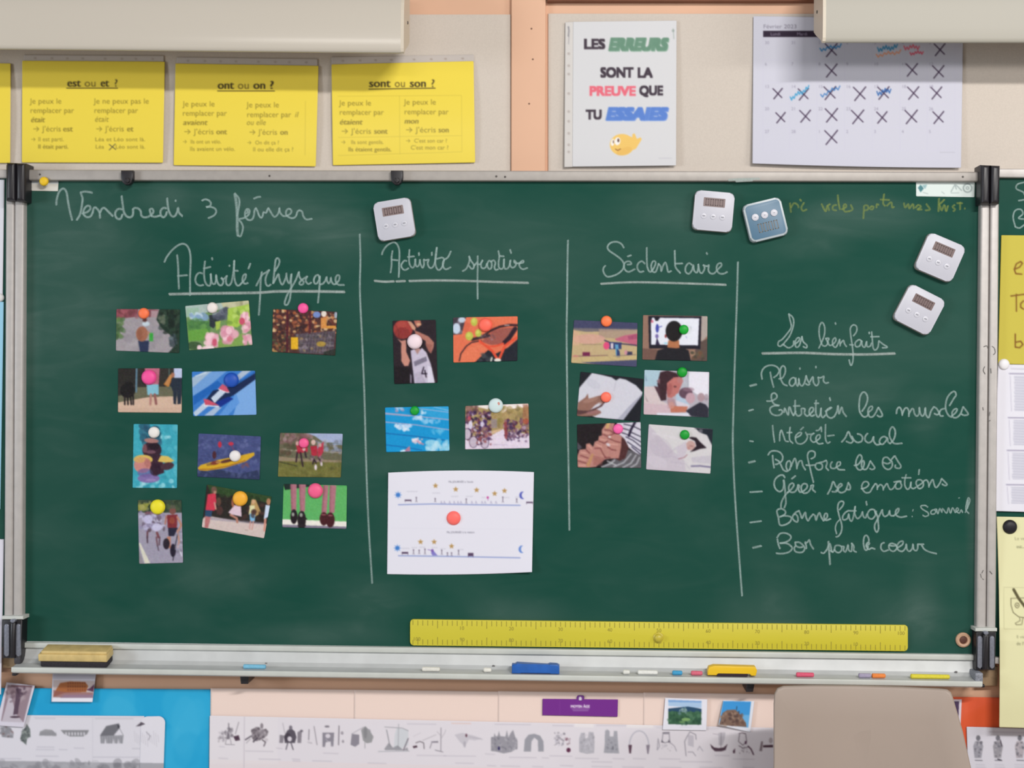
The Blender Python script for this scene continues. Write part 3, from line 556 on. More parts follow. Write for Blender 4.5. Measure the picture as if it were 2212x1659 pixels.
y = chalk(CY, '85,200 95,300/95,250 130,200 170,220 180,250/240,195 210,250 230,285 270,270/195,160 210,175/435,210 480,290 500,230 520,280/500,230 530,210/600,220 565,230 560,270 600,280/615,110 625,200 640,270/660,270 710,240 700,210 680,230 690,290 740,290/760,220 780,270 740,290/900,370 905,290 910,230 950,230 950,270 915,280/990,235 970,260 1000,270 1015,240 990,235/1045,250 1050,210 1070,220/1130,100 1120,200 1140,230/1090,160 1190,165/1160,230 1210,190 1220,250 1240,240/1350,200 1365,250 1400,210 1410,260 1450,210 1460,260/1480,250 1510,220 1540,240 1500,270 1550,270/1600,210 1640,270 1590,280/6:1740,150 1735,290/1740,220 1800,160/1750,230 1770,280 1800,220 1820,290 1840,230/1915,220 1890,240 1920,270 1900,290/1975,190 1975,270/1940,200 2000,200/2025,255 2030,262', M_CHALK_Y, 5.5)
for d_ in ('777,506 778.5,560 777.5,630 782,730 787,850 791,1000 796,1130 804,1260', '1227,519 1226,560 1225,650 1224,730 1226,900 1228,1000 1230,1145', '1594,566 1592,640 1588,760 1584,900 1583,960 1586,1040 1592,1140 1603,1287'):
    chalk((0, 0, 1), d_, M_CHALK, 5.2, name='chalk_line')
def rail_mark(name, data, m, w, d, par):
    V, F, E = stroke_geo(data.split('/'), 0, 0, 1, w, d); me = bpy.data.meshes.new(name); me.from_pydata(V, [], F); me.update()
    me.attributes.new('edge', 'FLOAT', 'POINT').data.foreach_set('value', E); return tag(obj(name, me, m, par), kind='stuff')
M_PENCIL = chalk_mat('pencil_scribble', '4c4a48', .8)
sr = [c for c in cb.children if c.name.startswith('side_rail')][-1]; wrl = [c for c in wr.children if c.name.startswith('wing_rail')][0]
rail_mark('pencil_mark', '2125,749 2132,747 2134,752/2127,792 2124,800 2128,808/2123,880 2124,886/2118,1240 2120,1248/2124,1232 2121,1238/2122,1250 2125,1252', M_PENCIL, 2.6, .0782, sr)
rail_mark('pencil_mark', '2143,748 2148,752 2150,762 2146,766/2140,796 2141,806/2138,890 2137,898/2139,908 2136,910/2138,1234 2143,1240', M_PENCIL, 2.6, .0782, wrl)
rail_mark('chalk_dust', '1574,389 1600,387 1640,386/1590,391 1625,389', M_CHALK_H, 7, .0752, top)
chalk((2092, 370, 4.25), '515,100 450,120 440,160 500,190 515,215/460,270 515,260/430,510 410,420 430,360 480,350 500,390 460,430 515,440/430,510 470,520 515,490', M_CHALK, 4.6, parent=wr)

# ---------------------------------------------------------------- photo cards on the board
SK = 'photo cards held by magnets on the chalkboard'
def card(quad, pic, label, name='photo_card', r=2.0, group=None, d=DB + .0012, mt=None, **kw):
    o = sheet(name, quad, pic, d, mt or M_PHOTO, r=r, **kw); return tag(o, label, 'photo', group)
def q_(ox, oy, k, *v): return [(v[i] / k + ox, v[i + 1] / k + oy) for i in range(0, 8, 2)]
def newpic(quad, bg): xs = [p[0] for p in quad]; ys = [p[1] for p in quad]; return Pic(min(xs) - 3, min(ys) - 3, max(xs) + 3, max(ys) + 3, bg)
PA, PB, PC, PD, PE, PF, PG = (230, 640, 4.1736), (230, 880, 4.1736), (820, 660, 6.144), (820, 840, 6.144), (820, 1000, 6.144), (1220, 660, 6.506), (1220, 790, 6.506)
def start(T, bg, *v): q = q_(*T, *v); return q, newpic(q, bg).T(*T)

q, p = start(PA, '9b949a', 90, 115, 662, 118, 655, 512, 85, 490)
p.P('7f4650', 80, 90, 290, 95, 280, 185, 80, 205); p.B(['96505a', '6a3a40', 'a8606a'], 90, 110, 280, 190, 14, 12, 26, .6); p.P('85525c', 380, 110, 470, 120, 470, 190, 380, 190)
p.P('b8aeb2', 400, 130, 480, 130, 480, 190, 400, 190, a=.6); p.P('26382e', 480, 100, 680, 100, 680, 530, 540, 530, 620, 440, 600, 370, 500, 290, 450, 210); p.B(['1f2f28', '35493a', '2c4032', '18241f'], 490, 120, 660, 330, 40, 14, 34, .7)
p.B(['3f5a38', '5c7a48', '4a6a40'], 80, 200, 160, 370, 20, 14, 30, .7); p.B(['4f5e48', '6f7468'], 470, 180, 520, 260, 8, 14, 22, .6); p.B(['8a848e', 'a8a2a8', '76727c'], 180, 200, 480, 480, 20, 30, 70, .25)
p.E('26333a', 600, 400, 36, 60, 0, .7); p.B(['6c7a80', '46545a'], 570, 340, 640, 460, 12, 8, 16, .6)
p.E('bccad6', 355, 248, 34, 22); p.E('54302e', 345, 215, 20, 18); p.P('2b3450', 285, 400, 385, 400, 376, 515, 305, 515); p.E('9a6550', 320, 340, 54, 68).E('80503f', 300, 345, 24, 55, a=.5).R('3a9c40', 385, 330, 420, 405); p.E('a87f6a', 378, 330, 12, 16); p.N(.02).blur(1.0)
card(q, p, 'photo card of a child with a brown backpack walking down a road', group=SK)
q, p = start(PA, '6b8a58', 710, 88, 1282, 38, 1315, 440, 745, 487)
p.P('a6b8b2', 700, 60, 1060, 30, 1060, 110, 715, 190); p.P('bdbb9a', 1020, 30, 1300, 20, 1300, 100, 1060, 120); p.B(['c8c6a8', '8a8468', 'a8a888'], 1060, 50, 1280, 100, 12, 14, 26, .6); p.P('8fb09a', 720, 110, 830, 100, 830, 180, 720, 190, a=.8)
p.B(['a9c2de', 'c0d2e4', '8fb0d0', '7a98b8'], 760, 170, 920, 220, 16, 18, 36, .8); p.P('558548', 725, 230, 935, 220, 935, 380, 745, 400); p.B(['4d7c44', '689a50', '3d6a40'], 730, 220, 930, 330, 20, 16, 34, .6)
p.P('2e353c', 925, 170, 1060, 150, 1020, 220, 965, 290, 930, 270); p.B(['5a5f6c', '444a58', '8a92a0', '6c7080'], 960, 110, 1090, 220, 16, 16, 36, .8); p.P('9fbf4e', 1095, 110, 1290, 70, 1295, 190, 1180, 280, 1090, 270); p.B(['adcb60', '8cae44', '6a8a3c', 'b8d070'], 1100, 100, 1280, 250, 22, 14, 34, .7)
p.P('639a42', 735, 310, 905, 290, 930, 330, 860, 400, 740, 405); p.P('a0b850', 980, 230, 1030, 220, 1020, 290, 990, 310); p.E('3c5638', 790, 445, 70, 36); p.P('7a9c50', 1000, 400, 1240, 330, 1240, 440, 1000, 460)
for cx, cy, rx, ry in ((950, 390, 70, 60), (1110, 350, 85, 85), (1270, 260, 50, 95), (1275, 390, 50, 50), (1250, 180, 42, 36)):
    p.B(['dba2b2', 'e8b8c6', 'd08ea2', 'eec6d0'], cx - rx * .7, cy - ry * .7, cx + rx * .7, cy + ry * .7, 22, rx * .25, rx * .5, .8)
p.E('c04e68', 975, 415, 22, 34, 0, .9).E('c4526a', 1222, 225, 26, 32).E('cc6a80', 1110, 385, 26, 26, 0, .7); p.B(['e6c8d0', 'ecd4da'], 830, 450, 960, 475, 10, 14, 24, .9); p.N(.02).blur(.9)
card(q, p, 'photo card of pink roses in a green garden', group=SK)
q, p = start(PA, '4c302e', 1502, 115, 2080, 140, 2062, 535, 1492, 500)
p.B(['8a5038', 'b87a50', '38282a', 'd4b488', 'a8623c', '6a3c30', '382426', 'c8a070', '93553f'], 1500, 120, 2080, 350, 170, 9, 20, .85); p.B(['3a2a28', '6a4030', 'b08a58', '8a6040', '4a5038'], 1495, 340, 1640, 510, 60, 8, 20, .85)
for yy in (170, 255, 335): p.L('3f2026', 9, 1500, yy - 8, 1850, yy, 2070, yy + 6, a=.7)
p.P('504852', 1700, 340, 2065, 310, 2045, 525, 1740, 515, a=.9); p.B(['6c6268', '3e363e', '857a80', '5c4c4a', '967e5c'], 1720, 340, 2040, 500, 70, 8, 18, .7)
for i in range(9): p.L('8d848c', 4, 1810 + i * 28, 330, 1790 + i * 26, 510, a=.5); 
for i in range(5): p.L('8d848c', 4, 1720, 360 + i * 34, 2050, 345 + i * 36, a=.4)
p.L('4c1f2a', 20, 1632, 110, 1628, 505).L('51222c', 18, 1838, 120, 1832, 330).R('d8a828', 1664, 370, 1728, 478).E('6f86be', 1896, 166, 34, 28).E('ddd2c8', 1960, 158, 24, 28).R('c98748', 1932, 195, 1985, 290).R('cf9040', 1985, 265, 2068, 290).E('9aa8b8', 2068, 170, 14, 30).E('b09038', 1935, 430, 42, 24, 0, .8).P('262e28', 1960, 500, 2070, 470, 2070, 545, 1960, 535, a=.8); p.N(.03).blur(.8)
card(q, p, 'photo card of a shopping trolley between crowded shop shelves', group=SK)
q, p = start(PA, '322f2c', 105, 650, 680, 650, 677, 1050, 103, 1045)
p.P('2a2826', 100, 640, 270, 640, 270, 800, 100, 800).P('656450', 270, 820, 690, 810, 690, 905, 380, 905, 100, 960, 100, 900, 260, 860).P('ccae9a', 100, 958, 380, 908, 690, 900, 690, 1060, 100, 1060).P('b89a88', 100, 1010, 690, 1000, 690, 1060, 100, 1060, a=.3); p.L('5c7c90', 16, 272, 645, 268, 860).L('4a5c58', 12, 565, 650, 565, 830)
p.E('1c1b1c', 190, 850, 68, 66).E('1c1b1c', 200, 800, 40, 30); [p.L('211d20', 15, x, 880, x + dx, 975) for x, dx in ((165, 0), (190, 4), (215, 8), (240, 2))]
p.P('b5687e', 345, 640, 480, 640, 470, 800, 355, 800).P('7eb6ca', 362, 795, 470, 795, 470, 885, 370, 890); p.L('ac7c74', 20, 400, 885, 396, 975).L('8c5a58', 22, 435, 885, 448, 970)
p.P('b9742f', 590, 690, 612, 700, 560, 820, 514, 795, a=.9).P('b8804e', 600, 690, 560, 810, 520, 790, 570, 710).P('b6c0de', 608, 640, 690, 640, 690, 745, 610, 735).P('262e3c', 588, 735, 690, 735, 672, 970, 640, 975, 636, 850, 628, 975, 604, 970, 600, 860, 575, 800).E('a06a58', 600, 710, 14, 22); p.N(.02).blur(.9)
card(q, p, 'photo card of a child in blue shorts and a black dog on sand', group=SK)
q, p = start(PA, '3a78c4', 770, 680, 1340, 672, 1352, 1068, 782, 1080)
p.P('9db4cc', 760, 740, 900, 670, 950, 670, 930, 730, 780, 850).L('e0e6ee', 6, 800, 720, 900, 690).P('6d9ad2', 770, 830, 940, 680, 1090, 670, 780, 930).P('2060b0', 780, 900, 1000, 760, 1050, 800, 900, 900, 785, 985).P('a8b8cc', 1170, 720, 1230, 665, 1310, 665, 1190, 760).P('2a66b4', 1190, 770, 1345, 670, 1345, 740, 1160, 830)
p.P('17284e', 890, 940, 960, 850, 1170, 800, 1345, 690, 1345, 750, 1150, 890, 960, 990).P('77a4dc', 1350, 745, 1360, 1080, 1140, 1080, 1180, 960, 1150, 890).P('5b92d6', 1170, 880, 1200, 960, 1090, 1080, 1010, 1080).P('a2b6d2', 880, 1075, 1000, 985, 1040, 1000, 960, 1080)
p.P('cbd6e6', 942, 918, 1035, 830, 1078, 862, 975, 962).P('c3d0e2', 782, 1050, 885, 955, 925, 985, 805, 1085); [p.L('5b74a0', 3, 955 + i * 12, 905 - i * 10, 985 + i * 12, 945 - i * 10, a=.6) for i in range(8)]; [p.L('5b74a0', 3, 790 + i * 12, 1040 - i * 9, 820 + i * 12, 1075 - i * 10, a=.6) for i in range(9)]
p.P('142f86', 985, 955, 1100, 905, 1145, 925, 1020, 1005).P('c4566e', 1008, 832, 1046, 790, 1082, 812, 1108, 862, 1090, 868).L('e4e4ec', 7, 1010, 838, 1085, 868, 1106, 866).P('c44e66', 874, 925, 915, 930, 1018, 985, 890, 980).L('e6e6ee', 9, 885, 985, 1015, 994); p.N(.012).blur(.9)
card(q, p, 'photo card of red sneakers on a bright blue escalator', group=SK)
q, p = start(PB, '3ca0b4', 245, 150, 642, 155, 635, 728, 235, 725)
p.B(['58b8c8', '2e8aa0', '48aabc', '7ac8d4', '2a7c94'], 240, 150, 640, 720, 90, 12, 40, .35); p.B(['24485f', '2c5870'], 330, 170, 480, 330, 16, 24, 50, .7); p.B(['a8dbe4', '8cc8d4'], 250, 660, 640, 725, 14, 10, 24, .6).B(['a8dbe4'], 480, 260, 620, 310, 5, 8, 22, .5)
p.P('3c2434', 350, 430, 500, 430, 520, 590, 430, 620, 400, 560).E('35222f', 410, 385, 86, 78).E('a07470', 405, 300, 66, 22, 5).E('8a5a60', 345, 370, 22, 40, 0, .7).E('6a4a58', 400, 402, 44, 16).E('1f1620', 430, 350, 50, 30, 0, .8)
p.E('d0b25a', 330, 470, 86, 42, 0).P('d2b65e', 490, 435, 555, 440, 612, 482, 560, 502, 462, 488).E('c2837c', 325, 520, 78, 72).E('c9a060', 300, 470, 50, 30, 0, .8).E('a2645f', 370, 500, 30, 40, 0, .6).E('46303a', 548, 530, 62, 34, -12).E('7c6ba2', 380, 640, 100, 40).E('6a5a94', 350, 590, 70, 40, 0, .7).E('9c88b8', 400, 655, 50, 12, 0, .7).E('2e1c2c', 440, 560, 50, 60, 0, .7); p.N(.02).blur(.9)
card(q, p, 'upright photo card of a child with yellow armbands in a pool', group=SK)
q, p = start(PB, '454e7e', 830, 235, 1392, 262, 1380, 652, 818, 625)
p.P('2b3452', 815, 560, 1020, 560, 1200, 600, 1390, 560, 1385, 660, 815, 640, a=.85); p.B(['5a6290', '38416c', '6c74a2', '303a60'], 830, 240, 1385, 640, 160, 6, 26, .35)
p.P('cda22a', 822, 548, 850, 520, 1000, 475, 1180, 440, 1332, 405, 1334, 432, 1250, 490, 1060, 548, 900, 572, 838, 568).L('8a4a24', 9, 840, 560, 950, 556, 1100, 528, 1250, 480, a=.7).P('8a6a30', 900, 510, 960, 495, 960, 520, 905, 528).E('4a2832', 972, 430, 18, 36).E('7a3a2e', 980, 500, 42, 18, -10).E('5a3430', 1080, 485, 60, 14, -12).E('a87c48', 1010, 495, 26, 10).E('b62f44', 1022, 335, 17, 28).E('b8344a', 1122, 328, 24, 17).L('8a3a58', 5, 1125, 345, 1160, 400); p.B(['7a4a4c'], 1200, 500, 1290, 530, 5, 8, 20, .5); p.N(.015, 2, 3).blur(.8)
card(q, p, 'photo card of a yellow kayak on dark blue water', group=SK)
q, p = start(PB, '65624e', 1565, 230, 2130, 238, 2112, 632, 1545, 625)
p.B(['7a5a5c', '8c7070', '5c4c44', 'a08c8c', '6a5c50'], 1560, 235, 1850, 330, 50, 10, 30, .7).P('9ca8c8', 1800, 230, 2140, 230, 2140, 330, 1950, 310, 1880, 260).B(['8e9ab4', '6a6c78', 'a4a8b8', '84848c'], 1880, 300, 2125, 400, 40, 8, 24, .6).L('8aa0c8', 8, 2040, 330, 2125, 335); p.L('a09484', 16, 1570, 380, 1720, 390).L('948a7c', 8, 1960, 400, 2120, 408); p.B(['4c4c38', '5a4a3c'], 1560, 340, 1700, 430, 14, 14, 34, .6)
p.P('8c7c66', 1545, 440, 1720, 460, 2125, 480, 2125, 500, 1545, 485).P('6d6b38', 1545, 484, 2125, 498, 2125, 640, 1540, 640).B(['5c5c30', '7c7a44', '4e4e2c'], 1550, 500, 2110, 630, 50, 12, 40, .35).L('3a3a28', 8, 1560, 490, 1720, 530)
p.P('ad2f42', 1708, 335, 1810, 330, 1815, 400, 1725, 415).P('8a2434', 1705, 395, 1760, 400, 1740, 420).P('a82c3e', 1838, 350, 1900, 345, 1900, 435, 1850, 440).P('b03448', 1902, 375, 1958, 305, 1955, 400, 1930, 450, 1905, 445).E('c8a09c', 1722, 325, 16, 20).E('d0b0a8', 1865, 315, 20, 24).E('c09490', 1925, 340, 15, 18).E('c8a0a0', 1780, 375, 14, 20)
[p.L('32222c', 14, *v) for v in ((1720, 410, 1710, 490), (1750, 410, 1770, 530), (1790, 400, 1800, 450), (1855, 440, 1890, 500), (1910, 450, 1930, 490), (1870, 470, 1860, 510))]; p.E('d6ccd2', 1886, 540, 12, 26).E('cfc4cc', 1938, 510, 10, 20).B(['5c4450', '98808c'], 1830, 440, 1950, 500, 14, 6, 14, .6); p.N(.025).blur(.9)
card(q, p, 'photo card of three children in red tops running on grass', group=SK)
q, p = start(PB, '9a95a8', 283, 835, 675, 835, 690, 1400, 295, 1410)
p.P('36443a', 275, 825, 700, 825, 700, 950, 275, 950).B(['2a382c', '4c5a40', '3a4a34', '6a7454'], 290, 835, 670, 920, 30, 12, 30, .7).P('a09e44', 275, 880, 395, 860, 350, 930, 280, 930, a=.8).B(['a4a060', '8a8c4c'], 290, 860, 400, 920, 8, 10, 22, .6)
p.B(['b4b0d0', '8c84a4', 'c4c0dc', '6a5c70', '5c4c58', '9c94b0'], 300, 940, 520, 1110, 70, 9, 24, .75).E('bcb8d8', 375, 1010, 40, 38).E('c0bcda', 455, 1080, 44, 32).E('8a4c54', 400, 950, 60, 12, 0, .5)
[p.L(*v) for v in (('6a4850', 16, 370, 1120, 368, 1180), ('4a3a48', 12, 368, 1160, 370, 1220), ('74464c', 22, 455, 1130, 470, 1170), ('705058', 14, 450, 1170, 460, 1250), ('5c4450', 12, 480, 1170, 476, 1240), ('5a4c5c', 10, 460, 1240, 470, 1290))]
p.P('7c2f36', 545, 970, 640, 965, 636, 1085, 552, 1090).E('a05a38', 590, 1020, 26, 30, 0, .5).E('7a4e48', 597, 935, 30, 30).P('565648', 568, 915, 580, 880, 615, 880, 632, 912).L('b4806c', 18, 640, 990, 675, 1060, 650, 1110).L('a8746a', 16, 540, 980, 530, 1050).P('26263a', 555, 1085, 645, 1085, 610, 1160, 560, 1160).P('b47a66', 545, 1165, 580, 1165, 578, 1272, 550, 1268).L('b88a7c', 16, 640, 1110, 655, 1210, 645, 1260).E('29232e', 540, 1230, 30, 50).E('252030', 600, 1290, 26, 60).L('2c2834', 8, 640, 1150, 610, 1300, 600, 1380).L('e0e0ec', 8, 660, 1290, 680, 1340).B(['9a94ac', 'b8b4cc', '74707f'], 620, 1100, 685, 1330, 20, 6, 16, .6)
p.P('d2cfc0', 290, 1225, 305, 1222, 395, 1405, 345, 1410).P('8c8890', 290, 1270, 340, 1420, 285, 1420); p.N(.02).blur(.9)
card(q, p, 'upright photo card of cyclists riding down a street', group=SK)
q, p = start(PB, '2a2623', 905, 695, 1488, 805, 1420, 1180, 860, 1080)
p.P('304628', 900, 680, 1500, 800, 1490, 870, 1200, 800, 940, 770).B(['2c4426', '3c5430', '1e2c1c'], 940, 700, 1480, 850, 30, 14, 34, .6).P('cbbab6', 860, 1010, 900, 975, 1100, 1010, 1280, 1040, 1450, 1050, 1430, 1190, 850, 1090).P('8a8498', 900, 985, 1440, 1040, 1440, 1060, 890, 1010, a=.5)
p.P('c6384e', 912, 785, 985, 770, 990, 850, 975, 930, 893, 930).E('6a5046', 970, 745, 26, 32).E('a87c6c', 978, 765, 14, 14).L('c88880', 16, 975, 860, 985, 915).P('2c4766', 890, 925, 955, 930, 945, 988, 888, 985).P('b26e70', 890, 980, 940, 988, 916, 1088, 885, 1088)
p.E('5a4238', 1012, 850, 22, 40).E('4a3230', 1020, 930, 30, 40).P('d6becc', 1155, 880, 1212, 885, 1218, 985, 1130, 965, 1098, 948).L('b07a6c', 20, 1120, 970, 1175, 1000, 1180, 1035).E('9c6048', 1140, 860, 14, 40)
p.P('b0905e', 1310, 830, 1345, 830, 1395, 950, 1340, 985, 1280, 965).E('c8a07c', 1325, 850, 16, 22).P('d8d6a8', 1290, 885, 1335, 885, 1335, 955, 1285, 958).P('78b0da', 1290, 955, 1342, 960, 1336, 1028, 1294, 1025).L('c4948c', 11, 1300, 1025, 1290, 1095).L('c4948c', 11, 1325, 1025, 1312, 1100).L('a89890', 8, 1250, 1104, 1275, 1108).P('c6d4ea', 1435, 880, 1478, 885, 1462, 985, 1418, 1010).E('a87a5c', 1462, 850, 20, 30).L('c88c7c', 20, 1432, 1010, 1425, 1110).B(['3c2a28', '4c3430'], 1220, 880, 1420, 1010, 12, 12, 26, .7); p.N(.02).blur(.9)
card(q, p, 'tilted photo card of a boy in a red shirt dancing with girls', group=SK)
q, p = start(PB, '5cab62', 1597, 690, 2168, 705, 2162, 1095, 1585, 1080)
p.P('1e2a28', 1590, 680, 1840, 680, 1830, 715, 1610, 745).P('3f9a50', 1840, 700, 2180, 700, 2180, 720, 1850, 715, a=.4).P('e4e0d8', 1580, 1008, 2180, 1030, 2170, 1078, 1580, 1058).P('7c7488', 1580, 1056, 2180, 1076, 2180, 1110, 1580, 1095)
for v in ((1658, 690, 1715, 690, 1712, 935, 1665, 935), (1735, 690, 1798, 690, 1788, 940, 1745, 940), (1955, 700, 2002, 702, 1985, 950, 1938, 950), (2012, 700, 2072, 702, 2055, 950, 2008, 950)):
    p.P('a8707c', *v); p.P('8c5664', v[0], v[1], v[0] + 16, v[1], v[6] + 14, v[7], v[6], v[7], a=.6)
for cx, cy, rx, ry, c in ((1690, 985, 32, 66, '241c22'), (1760, 1015, 38, 82, '241c22'), (1960, 1005, 38, 60, '451e24'), (2018, 1015, 40, 68, '451e24')): p.E(c, cx, cy, rx, ry)
p.E('c8d0c4', 1682, 965, 12, 18, 0, .7).E('c8d0c4', 1755, 970, 14, 18, 0, .7).E('a05c68', 1958, 968, 22, 5).E('a05c68', 2020, 975, 22, 5).L('241c22', 8, 1790, 990, 1806, 1010).P('2a2228', 1720, 1060, 1800, 1060, 1780, 1100, 1740, 1100); p.N(.02).blur(.9)
card(q, p, 'photo card of four legs in dark shoes on a green background', group=SK)
q, p = start(PC, '281f26', 172, 202, 745, 190, 768, 1025, 195, 1042)
p.P('1c171c', 180, 800, 420, 830, 430, 1050, 180, 1050).E('9c3c38', 310, 315, 128, 125).E('7a2c2c', 300, 370, 105, 80, 0, .6).E('b4544a', 300, 250, 70, 40, 0, .4).L('3a1c20', 5, 200, 250, 250, 330, 260, 430, a=.6).P('c4927a', 370, 205, 420, 215, 480, 290, 470, 340, 430, 310).P('ac6a5c', 455, 200, 540, 195, 556, 255, 500, 295, 470, 250).E('d0a080', 520, 250, 30, 18)
p.P('a87064', 465, 330, 540, 360, 650, 410, 722, 490, 715, 560, 680, 640, 650, 600, 620, 540, 610, 470, 480, 400).P('885048', 600, 500, 700, 520, 680, 640, 640, 600, a=.5).P('c08678', 235, 440, 290, 470, 350, 455, 355, 620, 405, 730, 380, 800, 330, 805, 290, 740, 285, 560, 290, 500)
p.E('a88480', 505, 610, 46, 48).P('beb6ca', 412, 600, 460, 575, 500, 650, 560, 560, 620, 620, 680, 780, 735, 1030, 462, 1035, 430, 760).P('a098ae', 460, 900, 540, 880, 620, 1030, 480, 1035, a=.5).P('d8d4e4', 640, 800, 690, 820, 735, 1030, 640, 1030, a=.8).P('6c667a', 452, 745, 618, 675, 632, 735, 465, 810, a=.85).L('241a2a', 16, 585, 820, 560, 905, 625, 905).L('241a2a', 16, 600, 860, 618, 950).L('d4d0e0', 5, 640, 700, 640, 1020).P('241c28', 410, 840, 442, 850, 462, 1035, 420, 1035).P('8c8498', 405, 900, 425, 940, 425, 1030, 405, 1030); p.N(.02).blur(1.0)
card(q, p, 'upright photo card of a basketball player in a white number 4 shirt', group=SK)
q, p = start(PC, 'd96f50', 975, 160, 1832, 143, 1828, 735, 980, 757)
p.P('453c46', 960, 150, 1150, 150, 1120, 260, 1090, 380, 960, 390).B(['6a6474', '8c8490', '3a3038'], 980, 160, 1110, 380, 14, 20, 36, .6).E('bccadc', 1020, 305, 52, 72).E('b8c6d6', 1092, 190, 48, 38).P('c65a44', 1130, 200, 1210, 240, 1160, 380, 1110, 330, a=.5)
p.P('1f222c', 1250, 770, 1330, 690, 1440, 590, 1540, 640, 1700, 560, 1840, 440, 1840, 760).B(['2c303c', '363c40', '4a4e50', '282c38'], 1330, 620, 1500, 740, 14, 14, 30, .6).P('96544c', 1350, 480, 1500, 340, 1620, 300, 1780, 290, 1700, 440, 1640, 510, 1480, 525).P('dc7858', 1200, 560, 1340, 500, 1440, 570, 1330, 660, 1260, 745, 1070, 745, 1090, 640, a=.6)
p.L('3a242a', 17, 1058, 735, 1078, 640, 1150, 540, 1220, 490, 1350, 465).L('36222a', 40, 1230, 450, 1340, 425, 1450, 400).L('3a2228', 32, 1350, 420, 1480, 330, 1600, 280, 1720, 258, 1840, 262).B(['8a7c84', '5c4c54'], 1300, 380, 1540, 450, 16, 8, 20, .6).L('2a1c28', 60, 1800, 310, 1720, 430, 1660, 490)
p.L('d85038', 34, 1330, 475, 1430, 550, 1500, 610, 1560, 705).L('d85038', 26, 1440, 545, 1540, 540, 1640, 505).L('d85038', 34, 1826, 425, 1720, 490, 1660, 540, 1590, 705).E('dcd8d0', 1566, 725, 46, 24).E('c8ccc0', 1484, 715, 12, 36, 15)
for cx, cy, rx, ry in ((1255, 215, 45, 58), (1310, 365, 42, 52), (1190, 405, 52, 58)): p.E('b4b64c', cx, cy, rx, ry).E('ced470', cx - 8, cy - 14, rx * .5, ry * .5, 0, .6)
p.L('e8e0e0', 8, 1660, 262, 1720, 262); p.N(.02).blur(1.0)
card(q, p, 'orange photo card of tennis rackets and tennis balls', group=SK)
q, p = start(PD, '1590cc', 72, 248, 915, 232, 928, 822, 88, 840)
p.P('3aa2d4', 540, 230, 930, 230, 930, 420, 700, 380, 520, 300, a=.6).L('a9a2c2', 14, 70, 322, 400, 352, 930, 412).L('a4a0c4', 14, 70, 440, 480, 478, 930, 545).L('1261a2', 12, 70, 588, 500, 632, 940, 692).L('1261a2', 11, 70, 742, 300, 770, 560, 812).L('a8b0d4', 9, 520, 262, 930, 312).L('b49ab0', 8, 70, 335, 400, 362).L('88b8dc', 10, 720, 240, 930, 290)
p.B(['ccdcf0', 'b8cce8', '9cc4e4'], 440, 370, 560, 410, 14, 12, 30, .85).B(['ccdcf0', 'a8c8e8', 'e0e6f2'], 200, 480, 410, 545, 24, 12, 32, .8).B(['7cbce4', '90c4e8'], 560, 390, 800, 450, 16, 12, 34, .6).B(['a4d0e8', 'b8dcec', '84c4e0'], 620, 690, 930, 810, 50, 14, 44, .6).B(['d4c4d4', 'c8a8b8', 'e0dce8'], 430, 665, 560, 720, 16, 12, 28, .8).P('b888a0', 470, 680, 600, 730, 580, 750, 500, 710, a=.8).P('b07890', 310, 835, 400, 755, 408, 830).B(['cce0f0'], 260, 815, 330, 835, 6, 10, 20, .7).B(['a8c4e0', 'b090b0'], 190, 250, 310, 300, 10, 10, 24, .7).B(['58b0dc', '70bce0'], 700, 540, 860, 600, 10, 14, 34, .5).B(['b8d4ec'], 540, 290, 620, 330, 6, 10, 22, .7); p.N(.015).blur(.9)
card(q, p, 'bright blue photo card of swimmers racing in pool lanes', group=SK)
q, p = start(PD, 'a08a5e', 1138, 228, 1975, 195, 1990, 787, 1135, 803)
p.P('e6dad8', 1200, 200, 1990, 190, 1990, 240, 1700, 270, 1640, 320, 1560, 300, 1300, 240, 1200, 240).B(['8c7c48', 'b09a68', '7a6a48', 'a08c5c'], 1250, 250, 1960, 500, 80, 18, 46, .6).B(['7c5450', '94706c', '5c4440'], 1140, 220, 1300, 330, 24, 14, 34, .7).P('8c8088', 1480, 400, 1560, 400, 1560, 520, 1480, 520, a=.8).P('9a5a48', 1900, 200, 1990, 200, 1990, 420, 1900, 380, a=.5)
p.P('d8cbdc', 1130, 640, 1480, 620, 1640, 530, 1660, 560, 1990, 600, 2000, 800, 1130, 810).P('c8a888', 1480, 560, 1610, 530, 1600, 560, 1490, 600)
p.B(['46283e', '2c2038', '704a54', '8a6270', 'bcaebc', '4c3060', '5c2c3c', '3a2a50'], 1150, 310, 1470, 680, 150, 10, 30, .85).E('d0c8dc', 1205, 480, 28, 55).E('c8c0d8', 1360, 470, 24, 36).E('a84a5c', 1190, 390, 22, 30).B(['ccbccc'], 1130, 430, 1170, 520, 5, 14, 26, .9)
for cx, cy in ((1245, 705), (1395, 715), (1160, 600)): p.E('3c2a44', cx, cy, 58, 78, 0, .8).E('c8bacb', cx, cy, 50, 70, 0, .9)
p.B(['4a3048', '6a4c5c', '8c4c50'], 1270, 560, 1480, 740, 30, 8, 22, .8)
p.B(['5c2c3c', '3a2850', '8a5c64', 'b09cac', '42304c', '705068'], 1650, 400, 1975, 640, 120, 10, 28, .85).P('8c3c40', 1650, 440, 1690, 440, 1700, 690, 1660, 650, a=.8).E('a0503c', 1940, 430, 40, 40, 0, .9).B(['4a3858', '6c5470'], 1690, 620, 1960, 700, 20, 8, 20, .7).L('9c90ac', 5, 1480, 740, 1700, 742); p.N(.03).blur(.9)
card(q, p, 'photo card of a pack of road cyclists among autumn trees', group=SK)
